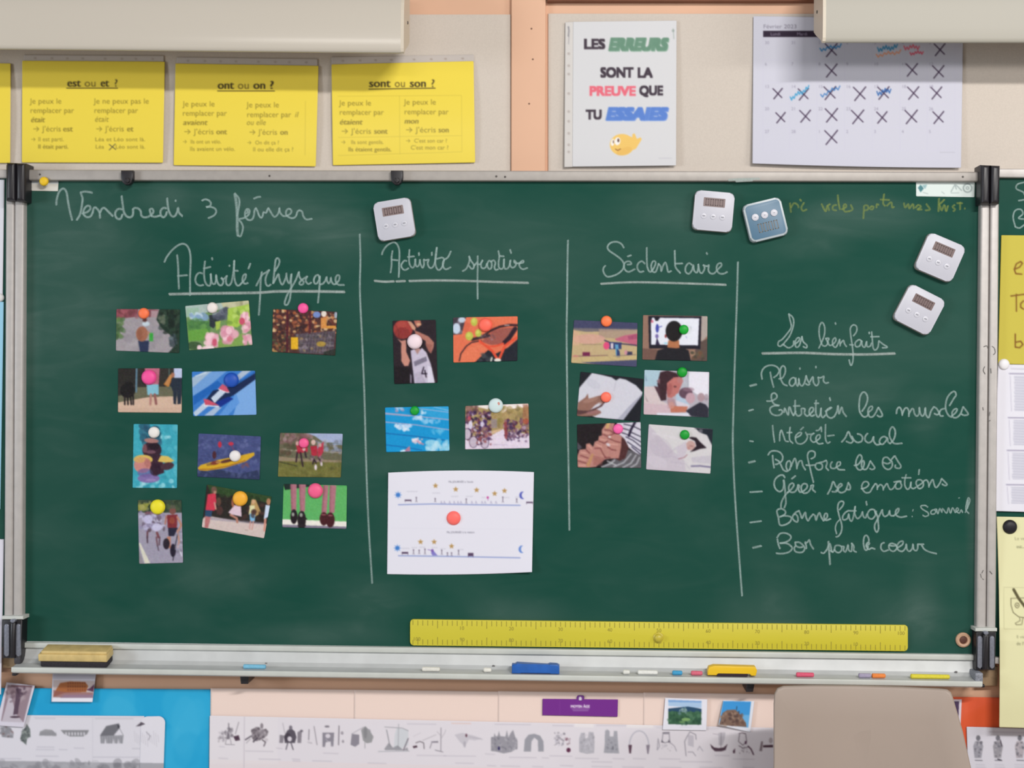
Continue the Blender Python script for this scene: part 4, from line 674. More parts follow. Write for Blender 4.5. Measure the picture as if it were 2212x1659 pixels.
# bowling, screen, book, study, hands, sleep
q, p = start(PF, 'b8a27c', 130, 203, 1022, 243, 1010, 862, 90, 805)
p.P('3f4160', 110, 190, 1040, 190, 1030, 330, 110, 318).P('5c5a68', 120, 315, 1030, 330, 1030, 350, 300, 370, 110, 340, a=.8).P('a08a7c', 480, 330, 1030, 340, 1030, 420, 700, 460, 480, 450, a=.8).E('cc9890', 340, 470, 230, 70, 0, .7).P('d0a48c', 110, 340, 200, 380, 200, 560, 100, 560, a=.6).P('b66078', 700, 470, 840, 420, 1030, 390, 1020, 580, 900, 530, 730, 495).P('8c3c60', 880, 430, 1020, 400, 1015, 470, 900, 480, a=.6)
p.L('3c3450', 18, 560, 490, 640, 520, 1010, 560).P('2f3a68', 622, 510, 798, 520, 795, 612, 625, 612).P('cfc4cc', 648, 528, 684, 530, 680, 606, 646, 604).E('d44c78', 586, 565, 44, 54).P('5c96bc', 705, 545, 752, 548, 765, 720, 722, 720).P('2c3c68', 730, 600, 770, 640, 780, 735, 730, 735).L('7c6c5c', 7, 240, 548, 515, 546).L('7a5a58', 11, 130, 712, 350, 708, 600, 700).R('6c2448', 250, 655, 355, 706).P('363450', 860, 645, 950, 650, 950, 698, 872, 698).E('c08894', 858, 660, 22, 34).L('6a5c60', 8, 680, 712, 1000, 690).E('c47878', 150, 735, 50, 40, 0, .7)
p.P('bca878', 90, 722, 1010, 705, 1005, 765, 100, 800, a=.8).L('8c8060', 4, 210, 715, 250, 790, a=.7).L('8c8060', 4, 400, 715, 480, 780, a=.7).L('8c8060', 4, 600, 705, 680, 775, a=.7).P('454766', 225, 800, 1020, 762, 1020, 875, 600, 850); p.N(.015).blur(1.0)
card(q, p, 'photo card of exercise gear and a pink bottle on a wooden floor', group=SK)
q, p = start(PF, '8c6c5e', 1100, 135, 2006, 150, 2000, 782, 1090, 760)
p.P('a59a94', 1920, 140, 2020, 140, 2010, 420, 1915, 520).P('574843', 1880, 520, 2020, 460, 2010, 800, 1760, 800).P('6c5048', 1090, 600, 1300, 620, 1290, 780, 1085, 770).P('191724', 1173, 145, 1922, 152, 1905, 612, 1185, 602).P('dadce8', 1230, 170, 1890, 180, 1872, 560, 1215, 550, 1210, 220).P('191724', 1255, 165, 1340, 170, 1310, 215, 1275, 215)
p.E('c0506a', 1228, 222, 18, 22, 0, .8).E('4048a0', 1300, 320, 24, 62).L('4048a0', 10, 1310, 310, 1365, 290).E('5a4a90', 1295, 430, 24, 30, 0, .8).P('2a2240', 1275, 550, 1295, 450, 1340, 560).E('78c4d8', 1420, 530, 30, 10, 0, .8).L('8a90b8', 8, 1700, 430, 1715, 460).L('8a90b8', 6, 1770, 290, 1775, 330, a=.5)
p.E('8a3a3c', 1418, 430, 14, 26).P('a86c4a', 1455, 490, 1605, 490, 1615, 605, 1440, 590).E('181518', 1535, 360, 118, 145).P('1c1b22', 1260, 790, 1305, 630, 1450, 590, 1545, 605, 1640, 590, 1740, 630, 1775, 790).E('9a7a64', 1800, 670, 36, 40).B(['3a3a30', '5a5440', '6a4a38'], 1780, 650, 1960, 760, 12, 14, 34, .6); p.N(.012).blur(1.0)
card(q, p, 'photo card of a dark-haired child watching a screen, seen from behind', group=SK)
q, p = start(PF, '1a1c24', 222, 930, 1108, 1032, 1055, 1632, 168, 1550)
p.P('c6c6d2', 385, 945, 560, 985, 660, 1010, 720, 1052, 772, 1022, 860, 1042, 1000, 1120, 1102, 1230, 822, 1608, 440, 1578, 170, 1450, 195, 1165).P('a0a0b2', 1102, 1225, 1096, 1250, 822, 1612, 738, 1602, 900, 1420, a=.9).E('b0b0c0', 400, 1100, 110, 60, 30, .3).L('a8a8b8', 14, 722, 1060, 690, 1200, a=.5)
p.P('8a6459', 185, 1365, 290, 1290, 325, 1235, 335, 1310, 470, 1270, 560, 1255, 592, 1330, 540, 1370, 430, 1395, 395, 1435, 340, 1480, 440, 1455, 500, 1480, 515, 1510, 430, 1550, 250, 1560, 165, 1560).P('54383a', 170, 1470, 330, 1480, 480, 1415, 560, 1350, 590, 1330, 520, 1420, 360, 1500, 180, 1540).E('a88478', 360, 1330, 110, 30, -15, .5).P('c4c4d0', 392, 1428, 470, 1370, 520, 1355, 420, 1425, a=.9).E('9a6c70', 400, 1500, 100, 24, -8, .7); p.N(.012).blur(1.1)
card(q, p, 'tilted photo card of a hand resting on an open book', group=SK)
q, p = start(PF, 'aba6b2', 1120, 905, 2032, 935, 2020, 1572, 1108, 1530)
p.P('a3bccb', 1100, 890, 1345, 900, 1330, 1130, 1100, 1140).P('6a8498', 1130, 960, 1160, 1060, 1130, 1060, a=.6).P('aeb0bc', 1600, 930, 1745, 930, 1745, 1250, 1640, 1180).L('8c8c9a', 6, 1735, 935, 1735, 1150).P('dad8e4', 1742, 925, 2022, 935, 2020, 1300, 1860, 1250, 1742, 1170)
p.P('c9babd', 1110, 1140, 1270, 1140, 1340, 1330, 1460, 1390, 1500, 1520, 1100, 1540).P('8a7a82', 1110, 1230, 1180, 1360, 1150, 1350, a=.6).P('a88890', 1440, 1300, 1540, 1310, 1570, 1420, 1450, 1450).P('c0a4b2', 1110, 1370, 1480, 1400, 1500, 1520, 1110, 1530, a=.6)
p.P('38222a', 1300, 1100, 1340, 940, 1440, 910, 1570, 950, 1630, 1040, 1500, 1060, 1430, 1200, 1425, 1330, 1350, 1340, 1320, 1180).P('b26c68', 1435, 1090, 1530, 1010, 1640, 1000, 1665, 1060, 1620, 1160, 1590, 1240, 1500, 1300, 1440, 1290).E('8c4a4c', 1470, 1180, 40, 90, 10, .5).E('5a3034', 1550, 1140, 22, 12).E('a87c80', 1620, 1050, 40, 40, 0, .5).P('48303a', 1255, 1130, 1330, 1150, 1350, 1330).P('7c5a62', 1290, 1060, 1340, 1020, 1335, 1110)
p.P('a8bcd0', 1560, 1250, 1620, 1220, 1760, 1410, 1650, 1420, 1570, 1340).P('ccc4d0', 1560, 1330, 1760, 1400, 1740, 1440, 1580, 1430).E('5c4454', 1700, 1230, 95, 78).E('b898a4', 1765, 1300, 66, 76).E('8c6c7c', 1740, 1180, 80, 30, 0, .6).P('b6705c', 1480, 1410, 1730, 1420, 1700, 1500, 1490, 1505).E('c08c84', 1500, 1400, 40, 50, 0, .7).E('a48c94', 1915, 1290, 50, 62).E('988490', 1990, 1290, 30, 50, 0, .7).P('292936', 1700, 1480, 1830, 1400, 1900, 1360, 1980, 1390, 2025, 1450, 2020, 1580, 1780, 1560).P('d0d2e0', 1290, 1510, 1740, 1510, 1755, 1552, 1300, 1545); p.N(.015).blur(1.1)
card(q, p, 'photo card of a woman bent over schoolwork beside two children', group=SK)
q, p = start(PG, '1e181c', 172, 826, 1065, 790, 1075, 1438, 180, 1430)
p.P('c9c6d4', 730, 800, 1080, 790, 1080, 1270, 960, 1200, 900, 1150, 840, 1030, 770, 985).P('5c5a60', 500, 1440, 700, 1300, 900, 1180, 1080, 1260, 1080, 1440)
for a in ((830, 820, 960, 850, 1075, 905), (815, 880, 900, 905), (930, 935, 1075, 1000), (800, 940, 900, 975, 1075, 1075), (860, 1000, 960, 1050, 1075, 1140), (880, 1070, 1075, 1205), (940, 1140, 1075, 1250)): p.L('28243a', 13, *a)
p.L('241c34', 34, 985, 800, 930, 900, 900, 985); [p.L('b4b4bc', 22, *a, a=.75) for a in ((520, 1420, 640, 1380, 700, 1330), (690, 1420, 830, 1360, 930, 1240), (820, 1430, 930, 1370, 1000, 1260), (930, 1430, 1010, 1380, 1050, 1290), (600, 1340, 720, 1400))]
p.P('4a2a2c', 760, 960, 830, 1020, 900, 1150, 850, 1300, 770, 1340, 700, 1300)
p.P('b07c74', 590, 805, 700, 805, 690, 900, 800, 1000, 790, 1150, 760, 1300, 600, 1310, 560, 1320, 440, 1420, 300, 1440, 178, 1430, 172, 1280, 210, 1180, 300, 1170, 300, 1100, 350, 1090, 400, 1140, 420, 1070, 470, 1050, 480, 990, 520, 980, 520, 900)
p.P('c4a068', 590, 800, 640, 800, 620, 880, 570, 880, a=.8).P('b48a58', 300, 1400, 380, 1230, 410, 1250, 340, 1430, a=.7)
for a in ((520, 960, 600, 990, 680, 960), (480, 1060, 560, 1090, 600, 1060), (560, 900, 640, 910, 700, 960), (600, 1010, 700, 1060, 780, 1080), (420, 1160, 500, 1160, 540, 1240, 580, 1300), (600, 1140, 660, 1180, 720, 1190), (220, 1260, 330, 1300), (190, 1340, 300, 1370), (300, 1180, 350, 1230), (560, 1290, 640, 1290)): p.L('6c3438', 15, *a, a=.8)
for a in ((540, 930, 620, 950), (500, 1030, 580, 1050), (440, 1110, 520, 1140), (610, 1100, 740, 1110), (230, 1220, 300, 1230), (190, 1300, 290, 1330), (200, 1400, 290, 1400), (330, 1120, 380, 1170)): p.L('d6a498', 20, *a, a=.6)
p.E('d8ccc8', 630, 1000, 20, 16).E('ccc4cc', 610, 1110, 30, 18, 30).P('8c5450', 400, 1260, 560, 1300, 520, 1400, 400, 1400, a=.5).P('55525c', 170, 1060, 245, 1150, 200, 1180, 170, 1180, a=.8); p.N(.02).blur(1.1)
card(q, p, 'photo card of clasped hands in striped sleeves', group=SK)
q, p = start(PG, 'bdb5c1', 1180, 823, 2080, 890, 2045, 1518, 1143, 1457)
p.P('c9c6ca', 1170, 815, 1820, 860, 1900, 940, 2010, 980, 2075, 1130, 2060, 1530, 1700, 1480, 1680, 1330, 1500, 1180).E('b0a6b6', 1350, 1150, 180, 130, 40, .35).E('c6bfcb', 1300, 1350, 150, 80, 20, .5).L('a79cae', 14, 1450, 1240, 1600, 1130, 1700, 1100, a=.5).L('a79cae', 10, 1370, 1280, 1500, 1270, 1600, 1310, a=.6).L('d2ccd6', 22, 1240, 950, 1500, 1000, 1700, 1060, a=.5).L('a69cb0', 12, 1500, 1350, 1700, 1380, 1760, 1450, a=.5).P('a29ab2', 1770, 1290, 2060, 1260, 2055, 1380, 1800, 1360, a=.35).L('726c8c', 22, 1780, 1412, 1900, 1408, 2045, 1425)
p.P('1d232d', 1805, 870, 2090, 885, 2075, 1130, 2040, 1060, 2000, 975, 1890, 935, 1850, 890).E('5c5c66', 1910, 915, 30, 26).E('ba9894', 1770, 1120, 66, 66).P('261a24', 1735, 1010, 1790, 1000, 1850, 1010, 1900, 1070, 1995, 1155, 1900, 1170, 1820, 1200, 1755, 1215, 1800, 1180, 1850, 1130, 1830, 1060).E('8c5c5c', 1780, 1130, 30, 10, 10, .6).E('a87070', 1740, 1160, 20, 26, 0, .5).L('8c4c5c', 12, 1600, 1310, 1680, 1290, 1720, 1250, a=.7).P('c0b8c4', 1560, 1160, 1700, 1060, 1720, 1180, 1680, 1280, 1600, 1300); p.N(.012).blur(1.1)
card(q, p, 'pale photo card of a person asleep under white bedding', group=SK)
# white timeline worksheet
q = q_(*PE, 115, 130, 2048, 122, 2022, 1448, 100, 1475); p = newpic(q, 'dddce8').T(*PE)
for Y, pts in ((0, (250, 555, 700, 545, 1250, 555, 1865, 563)), (1, (250, 1232, 900, 1240, 1865, 1260))): p.L('8090c6', 13, *pts)
def star(x, y, r=40, c='b3905c'):
    v = []
    for i in range(10):
        a = math.radians(-90 + 36 * i); R_ = r if i % 2 == 0 else r * .45; v += [x + R_ * math.cos(a), y + R_ * math.sin(a)]
    p.P(c, *v)
for x, y in ((742, 303), (1010, 350), (1288, 360), (1527, 407), (1658, 370), (543, 1048), (724, 1048), (955, 1105)): star(x, y)
for x, y in ((245, 425), (236, 1130)):
    for i in range(8): a = i * math.pi / 4; p.L('6f96d6', 9, x, y, x + 46 * math.cos(a), y + 46 * math.sin(a))
    p.E('437cc6', x, y, 29, 29)
for x, y, c in ((1898, 430, '5860b4'), (1888, 1146, '6888cc')): p.E(c, x, y, 44, 50).E('dddce8', x + 26, y - 2, 38, 46)
for a in ((335, 488, 422, 505), (1945, 516, 2035, 534), (295, 1182, 380, 1206), (1172, 1195, 1245, 1238)): p.R('574460', *a); p.L('574460', 5, a[0] + 4, a[1], a[0] + 4, a[3] + 14); p.L('574460', 5, a[2] - 4, a[1], a[2] - 4, a[3] + 14)
for x, b, h in ((488, 520, 60), (738, 520, 45), (1150, 540, 60), (1635, 525, 70), (1820, 530, 50), (450, 1215, 60), (525, 1210, 50), (602, 1215, 70), (825, 1220, 60), (900, 1235, 40), (955, 1235, 40), (1048, 1225, 60)):
    p.E('6c6074', x, b - h, 9, 10).L('6c6074', 9, x, b - h + 8, x, b - h * .4).L('6c6074', 5, x, b - h * .4, x - 10, b).L('6c6074', 5, x, b - h * .4, x + 12, b)
for x in (820, 860, 930, 990, 1040, 1080, 1225, 1280, 1360, 1400, 1480, 1545): p.L('9a96b4', 6, x, 505, x - 8, 540).L('9a96b4', 6, x, 515, x + 14, 540)
p.E('c04a96', 1435, 460, 15, 17).L('a06aa8', 6, 1435, 470, 1440, 500).E('7a5aa8', 700, 1165, 18, 22).P('6a62b8', 680, 1190, 720, 1170, 770, 1228, 700, 1228, a=.8).L('7a5aa8', 7, 640, 1150, 700, 1165)
for x, y, w_ in ((360, 380, 150), (700, 400, 110), (950, 445, 100), (1145, 445, 100), (1350, 460, 70), (1620, 460, 110), (1800, 455, 60), (295, 1135, 110), (425, 1125, 80), (525, 1120, 90), (690, 1125, 90), (805, 1140, 80), (1035, 1150, 90)):
    for i in range(int(w_ / 12)): p.L('8c8a9c', 4, x + i * 12, y + (i % 3) * 3, x + i * 12 + 7, y - (i % 2) * 8, a=.7)
p.txt('Ma JOURNÉE à l\'école', 915, 262, 34, '5a5868', w=330).txt('Ma JOURNÉE à la maison', 890, 932, 36, '5a5868', w=370).L('c4c2d4', 3, 150, 866, 2000, 880, a=.5); p.blur(.9)
o = sheet('activity_sheet', q, p, DB + .002, M_PAPER, bow=(4, 0, 3, 0), curl=lambda u, v: .012 * np.clip((u - .72) / .28, 0, 1) ** 2 * np.clip((v - .6) / .4, 0, 1) ** 2 + .003 * np.clip(1 - u * 8, 0, 1) * np.clip(1 - v * 5, 0, 1) + .0015 * np.sin(u * 3.1) * v)
tag(o, 'white landscape worksheet with stars, moons and two blue timelines', 'paper')

# ---------------------------------------------------------------- magnets
_mag = {}
def magnet(px, py, r, col, label, d=DB + .0014, dome=.35):
    c = col
    if c not in _mag: _mag[c] = mat('magnet_plastic', c, .48, spec=.35)
    R_ = r / 1051 * .985; h = R_ * dome
    pr_ = [(0, h + .004)] + [(R_ * .92 * math.sin(a), .004 + h * math.cos(a)) for a in (.25, .5, .75, 1.0, 1.25, 1.45)] + [(R_ * .96, .0036), (R_, .0025), (R_, 0), (0, 0)]
    o = obj('magnet', lathe_mesh('magnet', pr_, 32), _mag[c]); o.location = W(px, py, d); return tag(o, label, 'magnet', 'round magnets')
for a in ((311, 677, 12, 'f5774a', 'orange magnet above the backpack child photo'), (459, 665, 12, 'e8e0dc', 'white magnet at the top of the pink roses photo'), (655, 666, 11.5, 'f0569c', 'small pink magnet above the shopping trolley photo'),
          (322, 815, 16.5, 'f0509a', 'large pink magnet on the black dog photo'), (500, 821, 16.5, '1c50b4', 'blue magnet on the red sneakers photo'), (333, 934, 12.5, 'e6e2df', 'white magnet on the yellow armbands photo'),
          (508, 985, 12.5, 'e6e2e2', 'white magnet on the yellow kayak photo'), (656.5, 957, 11, 'ee5a92', 'small pink magnet on the red-topped children photo'), (341, 1095, 16.5, 'e8dc28', 'lemon yellow magnet on the street cyclists photo'),
          (519, 1077, 16.5, 'f0ae34', 'amber yellow magnet on the dancing photo'), (681.5, 1060, 16.5, 'ee5e8c', 'large pink magnet on the photo of legs in dark shoes'), (896, 738, 16.5, 'ecd8e0', 'pale pink magnet on the basketball photo'),
          (1048.5, 702, 15, 'fa6a58', 'salmon red magnet on the tennis photo'), (896, 887, 10, '0c9c30', 'green magnet on the blue swimming race photo'), (980, 1119, 15.5, 'fb6f68', 'large salmon red magnet on the white worksheet'),
          (1310, 694, 12, 'fa7a48', 'orange magnet above the exercise gear photo'), (1477, 712, 10.5, '08a02c', 'green magnet on the photo of the child watching a screen'), (1309, 858, 11.5, 'fa735c', 'salmon magnet on the open book photo'),
          (1473.5, 804, 11, '06962a', 'green magnet on the schoolwork photo'), (1335, 926.5, 11, 'f062a6', 'pink magnet on the clasped hands photo'), (1479, 939, 10.5, '08962c', 'green magnet on the sleeping person photo'),
          (95.5, 392, 10, 'e4bc24', 'small yellow magnet in the upper left corner of the board', .0752)):
    magnet(*a)
pm = magnet(1071, 876, 16, 'c8dadc', 'pearly white magnet with a small red mark above the road cyclists photo', dome=.25)
k = obj('red_mark', lathe_mesh('red_mark', [(0, .0008), (.0022, .0006), (.0028, 0)], 14), mat('faded_red_ink', 'c48a80', .5), pm); k.location = W(1077, 872, DB + .0085) ; k.scale = (1, .5, 1.3)
magnet(2168, 787, 12, 'e4e2e6', 'white magnet on the printed sheet at the right edge'); magnet(2181, 1138, 15.5, '1a1620', 'black magnet on the pale yellow sheet'); magnet(0, 643, 9.5, 'd8d8d8', 'white magnet cut off by the left edge of the photo')
o = sheet('paper_slip', [(67, 390), (126, 391), (125, 413), (68, 412)], Pic(60, 385, 130, 418, 'd4d1c9').P('b4bcc2', 60, 380, 130, 380, 130, 397, 60, 396).blur(1), DB + .001, M_PAPER, r=1); tag(o, 'small blank white paper slip in the upper left board corner', 'paper')

# ---------------------------------------------------------------- kitchen timers stuck on the board
M_TW = mat('timer_white_plastic', 'bdbdc8', .42); M_TB = mat('timer_grey_back', '9c9690', .45); M_LCD = mat('timer_display', '74605f', .3); M_SEG = mat('timer_digit', '4a3436', .4)
M_BTN = mat('timer_button', 'c6c6d0', .4); M_DOT = mat('button_print', '8a8a94', .6); M_BLUE = mat('timer_blue_face', '466d88', .4); M_BRIM = mat('timer_pale_rim', 'a8b2b8', .35); M_SEGB = mat('timer_brown_digit', '6e665a', .5)
U = 1 / 1051.
def lslab(name, pts, y0, y1, mt, par, bevel=0):
    """slab in a timer's own frame: x right, z up, -y towards the room"""
    f = [Vector((x * U, -y1, -y * U)) for x, y in pts]; b = [Vector((x * U, -y0, -y * U)) for x, y in pts]
    o = obj(name, prism(f, b, bevel, 4, name), mt); o.parent = par; return o
SEGS = {'0': 'abcdef', '8': 'abcdefg'}
def digits(par, cx, cy, w, h, mt, y, n=4):
    cw = w / n; t = 1.5
    for i in range(n):
        x0 = cx - w / 2 + cw * i + cw * .14; x1 = x0 + cw * .72; y0, y1 = cy - h / 2, cy + h / 2
        bm = bmesh.new()
        for (a, b, c, d) in ((x0, y0, x1, y0 + t), (x0, y1 - t, x1, y1), (x0, y0, x0 + t, y1), (x1 - t, y0, x1, y1)):
            vs = [bm.verts.new((X * U, -y, -Y * U)) for X, Y in ((a, b), (c, b), (c, d), (a, d))]; bm.faces.new(vs)
        o = obj('display_digit', mesh_of(bm, 'display_digit'), mt); o.parent = par
def timer(px, py, rot, label, blue=False, w=82, h=82):
    t = empty('kitchen_timer', W(px, py, DB + .0165), label, 'timer', None if blue else 'white square timers stuck on the board', (0, math.radians(rot), 0))
    hw, hh = w / 2, h / 2
    lslab('back_shell', rrect(-hw - .6, -hh - .6, hw + .6, hh + .6, 11), -.0155, -.006, M_BRIM if blue else M_TB, t, .003)
    lslab('case', rrect(-hw, -hh, hw, hh, 11), -.009, -.0005, M_BRIM if blue else M_TW, t, .0025)
    if blue:
        f = lslab('face_plate', rrect(-hw + 4, -hh + 4, hw - 4, hh - 4, 8), -.004, .0, M_BLUE, t, .0004)
        for x in (-20.5, 0, 20.5):
            b = lslab('button', rrect(x - 7.5, -17.5, x + 7.5, -2.5, 7.4), -.002, .002, M_BTN, t, .0008); o = lslab('button_mark', rrect(x - 1.8, -10.8, x + 1.8, -9.2, .6), .0019, .0021, M_DOT, b)
        digits(f, 2, 15, 46, 19, M_SEGB, .0003)
    else:
        s = lslab('display', rrect(-23, -28, 23, -9, 1.2), -.002, -.0002, M_LCD, t); digits(s, 0, -18.5, 40, 14, M_SEG, .0)
        for x in (-20, 0, 20):
            b = lslab('button', rrect(x - 6, 6, x + 6, 18, 5.9), -.002, .0006, M_BTN, t, .0005); lslab('button_mark', rrect(x - 3, 10.6, x + 3, 13, .8), .0003, .0008, M_DOT, b)
    return t
timer(851.5, 473.5, -9.5, 'white timer right of the date, above the heading for sport', w=81, h=84)
timer(1541.5, 456, 4.8, 'white timer beside the blue timer, almost upright', w=84, h=84)
timer(1654, 474.5, -14, 'blue timer with three round white buttons', True, 82, 82)
timer(2031.5, 556, 23, 'white timer leaning right, upper of the two by the right edge', w=84, h=83)
timer(1986.5, 669, 27, 'white timer leaning right, lower of the two by the right edge', w=84, h=84)

# ---------------------------------------------------------------- map hooks, ruler
for x in (274, 857):
    h_ = empty('map_hook', W(x, 381, .078), 'black hook clamped on the top rail, ' + ('left one near the date' if x < 500 else 'right one above the white timer'), 'hook', 'black hooks on the top rail')
    slab('clamp', [(x - 13, 368), (x + 13, 368), (x + 13, 384), (x + 10, 394), (x + 4, 399), (x - 4, 399), (x - 10, 394), (x - 13, 384)], .074, .088, M_BLACK, h_, .002)
    slab('hook_tip', rrect(x - 4, 384, x + 5, 394, 3), .088, .094, M_BLACK, h_, .002)
M_YEL = mat('yellow_plastic', 'ccc034', .45); M_INK = mat('ruler_ink', '8e8228', .6)
RQ = [(886, 1338), (1961, 1350.5), (1961, 1406.5), (886, 1394)]
def rq(u, v): return tuple(RQ[0][i] * (1 - u) * (1 - v) + RQ[1][i] * u * (1 - v) + RQ[2][i] * u * v + RQ[3][i] * (1 - u) * v for i in (0, 1))
rl = empty('board_ruler', W(1423, 1378, DB), 'long yellow plastic metre ruler lying along the bottom of the board', 'ruler')
rd = 7.0; pts = []
for cu, cv, a0 in ((1, 0, -90), (1, 1, 0), (0, 1, 90), (0, 0, 180)):
    for i in range(7):
        a = math.radians(a0 + 15 * i); ux = (rd if cu == 0 else 1075 - rd) + rd * math.cos(a); vy = (rd if cv == 0 else 56 - rd) + rd * math.sin(a); pts.append(rq(ux / 1075, vy / 56))
slab('ruler_body', pts, DB + .0005, DB + .006, M_YEL, rl, .0012)
V, F = [], []
def tick(u, v0, v1, w_=1.3):
    b = len(V); du = w_ / 2 / 1075
    for uu, vv in ((u - du, v0), (u + du, v0), (u + du, v1), (u - du, v1)): V.append(W(*rq(uu, vv), DB + .0062))
    F.append((b, b + 1, b + 2, b + 3))
for i in range(101):
    u = (6 + i * 10.63) / 1075; L_ = .3 if i % 5 == 0 else .2
    tick(u, .03, .03 + L_ * (.6 if i % 10 == 0 else 1)); tick(u, .97 - L_ * (.6 if i % 10 == 0 else 1), .97)
me = bpy.data.meshes.new('graduation'); me.from_pydata(V, [], F); o = obj('graduation', me, M_INK, rl); tag(o, 'printed black centimetre marks', kind='stuff')
def textmesh(name, s, px, py, h, d, mt, par, rot=0.0, sx=1.0):
    V2, T2 = _font(s); cx = (V2[:, 0].max() + V2[:, 0].min()) / 2
    vs = []
    for x, y in V2:
        x = (x - cx) * h * sx; y = -y * h; vs.append(W(px + x * math.cos(rot) - y * math.sin(rot), py + x * math.sin(rot) + y * math.cos(rot), d))
    me = bpy.data.meshes.new(name); me.from_pydata(vs, [], T2); return obj(name, me, mt, par)
for i in range(1, 11):
    x, y = rq((6 + i * 106.3 - (8 if i == 10 else 0)) / 1075, .38); textmesh('ruler_number', str(i * 10), x, y, 11, DB + .0062, M_INK, rl, .0116)
    x, y = rq((6 + (i - 1) * 106.3 + (9 if i == 1 else 0)) / 1075, .82); textmesh('ruler_number', str(110 - i * 10), x, y, 11, DB + .0062, M_INK, rl, .0116)
kn = obj('knob', lathe_mesh('knob', [(0, .011), (.005, .0105), (.0075, .008), (.0078, .003), (.0105, .0015), (.011, 0)], 28), mat('yellow_knob', 'c2b23a', .4), rl); kn.location = W(1422, 1377, DB + .006)

# ---------------------------------------------------------------- things on the tray
def chalk_stick(px, L_, col, label, r=.0048, d=.1035, tilt=0.0):
    y0 = W(px, 1460, d); bm = bmesh.new()
    bmesh.ops.create_cone(bm, cap_ends=True, segments=18, radius1=r, radius2=r * .93, depth=L_ * U)
    ee = [e for e in bm.edges if len(e.link_faces) == 2 and e.calc_face_angle(0) > 1]
    bmesh.ops.bevel(bm, geom=ee, offset=r * .25, segments=2, affect='EDGES')
    bmesh.ops.transform(bm, matrix=Matrix.Rotation(math.pi / 2, 4, 'Y'), verts=bm.verts[:])
    o = obj('chalk_stick', mesh_of(bm, 'chalk_stick', auto=.6), mat('chalk_' + col, col, .95, spec=.05, noise=.08, nscale=300)); o.location = (y0.x, -d, FLOORZ + r + .0004); o.rotation_euler = (0, 0, tilt)
    return tag(o, label, 'chalk', 'chalk sticks on the tray')
for a in ((550, 48, '7cb8d4', 'pale blue chalk stick lying left on the tray, right of the eraser'), (931, 38, 'dcdad2', 'white chalk stick left of the blue board wiper'), (1053, 16, 'e2e0d8', 'tiny white chalk stub just left of the blue wiper'),
          (1353, 14, 'dcdcd6', 'tiny white chalk stub right of the blue wiper, beside a longer white stick'), (1399, 42, 'e0e0dc', 'long white chalk stick between the stub and the blue chalk'), (1463, 21, '4a9cc8', 'short blue chalk near the yellow wiper'),
          (1505, 24, 'd46c80', 'short pink chalk just left of the yellow wiper'), (1739, 37, 'd8607a', 'pink chalk stick right of the yellow wiper'), (1868, 26, 'a49cb4', 'short pale violet chalk touching the orange one'),
          (1898, 28, 'e88a4c', 'short orange chalk on the tray'), (2009, 81, 'd8cc48', 'long yellow chalk stick at the right end of the tray')):
    chalk_stick(*a)
c0 = W(158, 1440, .115); xw = .142; fz = FLOORZ - .001
er = empty('board_eraser', (c0.x, -.113, fz), 'wooden board eraser with dark felt at the left end of the tray', 'eraser')
M_WOOD = mat('pale_wood', 'cdb478', .55, noise=.12, nscale=60); M_FELT = mat('dark_felt', '2e2a30', .95, noise=.3, nscale=400, bump=.5, bscale=500)
box('felt_pad', (c0.x, -.091, fz + .0065), (xw - .004, .040, .013), M_FELT, er, .003)
box('wooden_block', (c0.x - .001, -.091, fz + .0205), (xw, .044, .015), M_WOOD, er, .002)
box('wooden_back', (c0.x + .001, -.0895, fz + .0305), (xw - .006, .040, .007), M_WOOD, er, .0025)
er.rotation_euler = (math.radians(11), 0, 0)
# blue and yellow wipers
def wiper(px, w_, hgt, mt, label, blue):
    c = W(px, 1455, .1015); t = empty('board_wiper', (c.x, -.1015, FLOORZ), label, 'wiper'); x = w_ * U / 2; z = FLOORZ + .0005
    if blue:
        P_ = [(-x, 0), (-x * .62, 0), (-x * .45, hgt * .18), (x * .45, hgt * .18), (x * .62, 0), (x, 0), (x, hgt * .8), (x * .9, hgt * .92), (x * .6, hgt * .96), (x * .5, hgt * .86), (-x * .45, hgt * .96), (-x * .8, hgt), (-x * .88, hgt * .86), (-x, hgt * .86)]
    else:
        P_ = [(-x, .1 * hgt), (-x * .62, .1 * hgt), (-x * .6, hgt * .38), (x * .72, hgt * .38), (x * .74, .1 * hgt), (x * .95, .1 * hgt), (x, hgt * .6), (x * .93, hgt * .95), (-x * .75, hgt), (-x * .95, hgt * .85), (-x, hgt * .5)]
    f = [Vector((c.x + a, -.1115, z + b)) for a, b in P_]; bk = [Vector((v.x, -.091, v.z)) for v in f]
    obj('grip', prism(f, bk, .0018, 3, 'grip'), mt, t)
    box('felt_strip', (c.x, -.101, z + hgt * (.08 if blue else .2)), (x * 1.25, .018, hgt * (.16 if blue else .36)), mat('felt_strip_blue', '1c3c78', .9) if blue else mat('felt_strip_dark', '30202c', .9), t, .0005)
wiper(1157, 101, .0205, mat('blue_plastic', '1f5cae', .35, noise=.1, nscale=60), 'blue plastic board wiper in the middle of the tray', True)
wiper(1581, 104, .0215, mat('yellow_wiper_plastic', 'e8bd20', .35), 'yellow plastic board wiper with a dark felt strip', False)

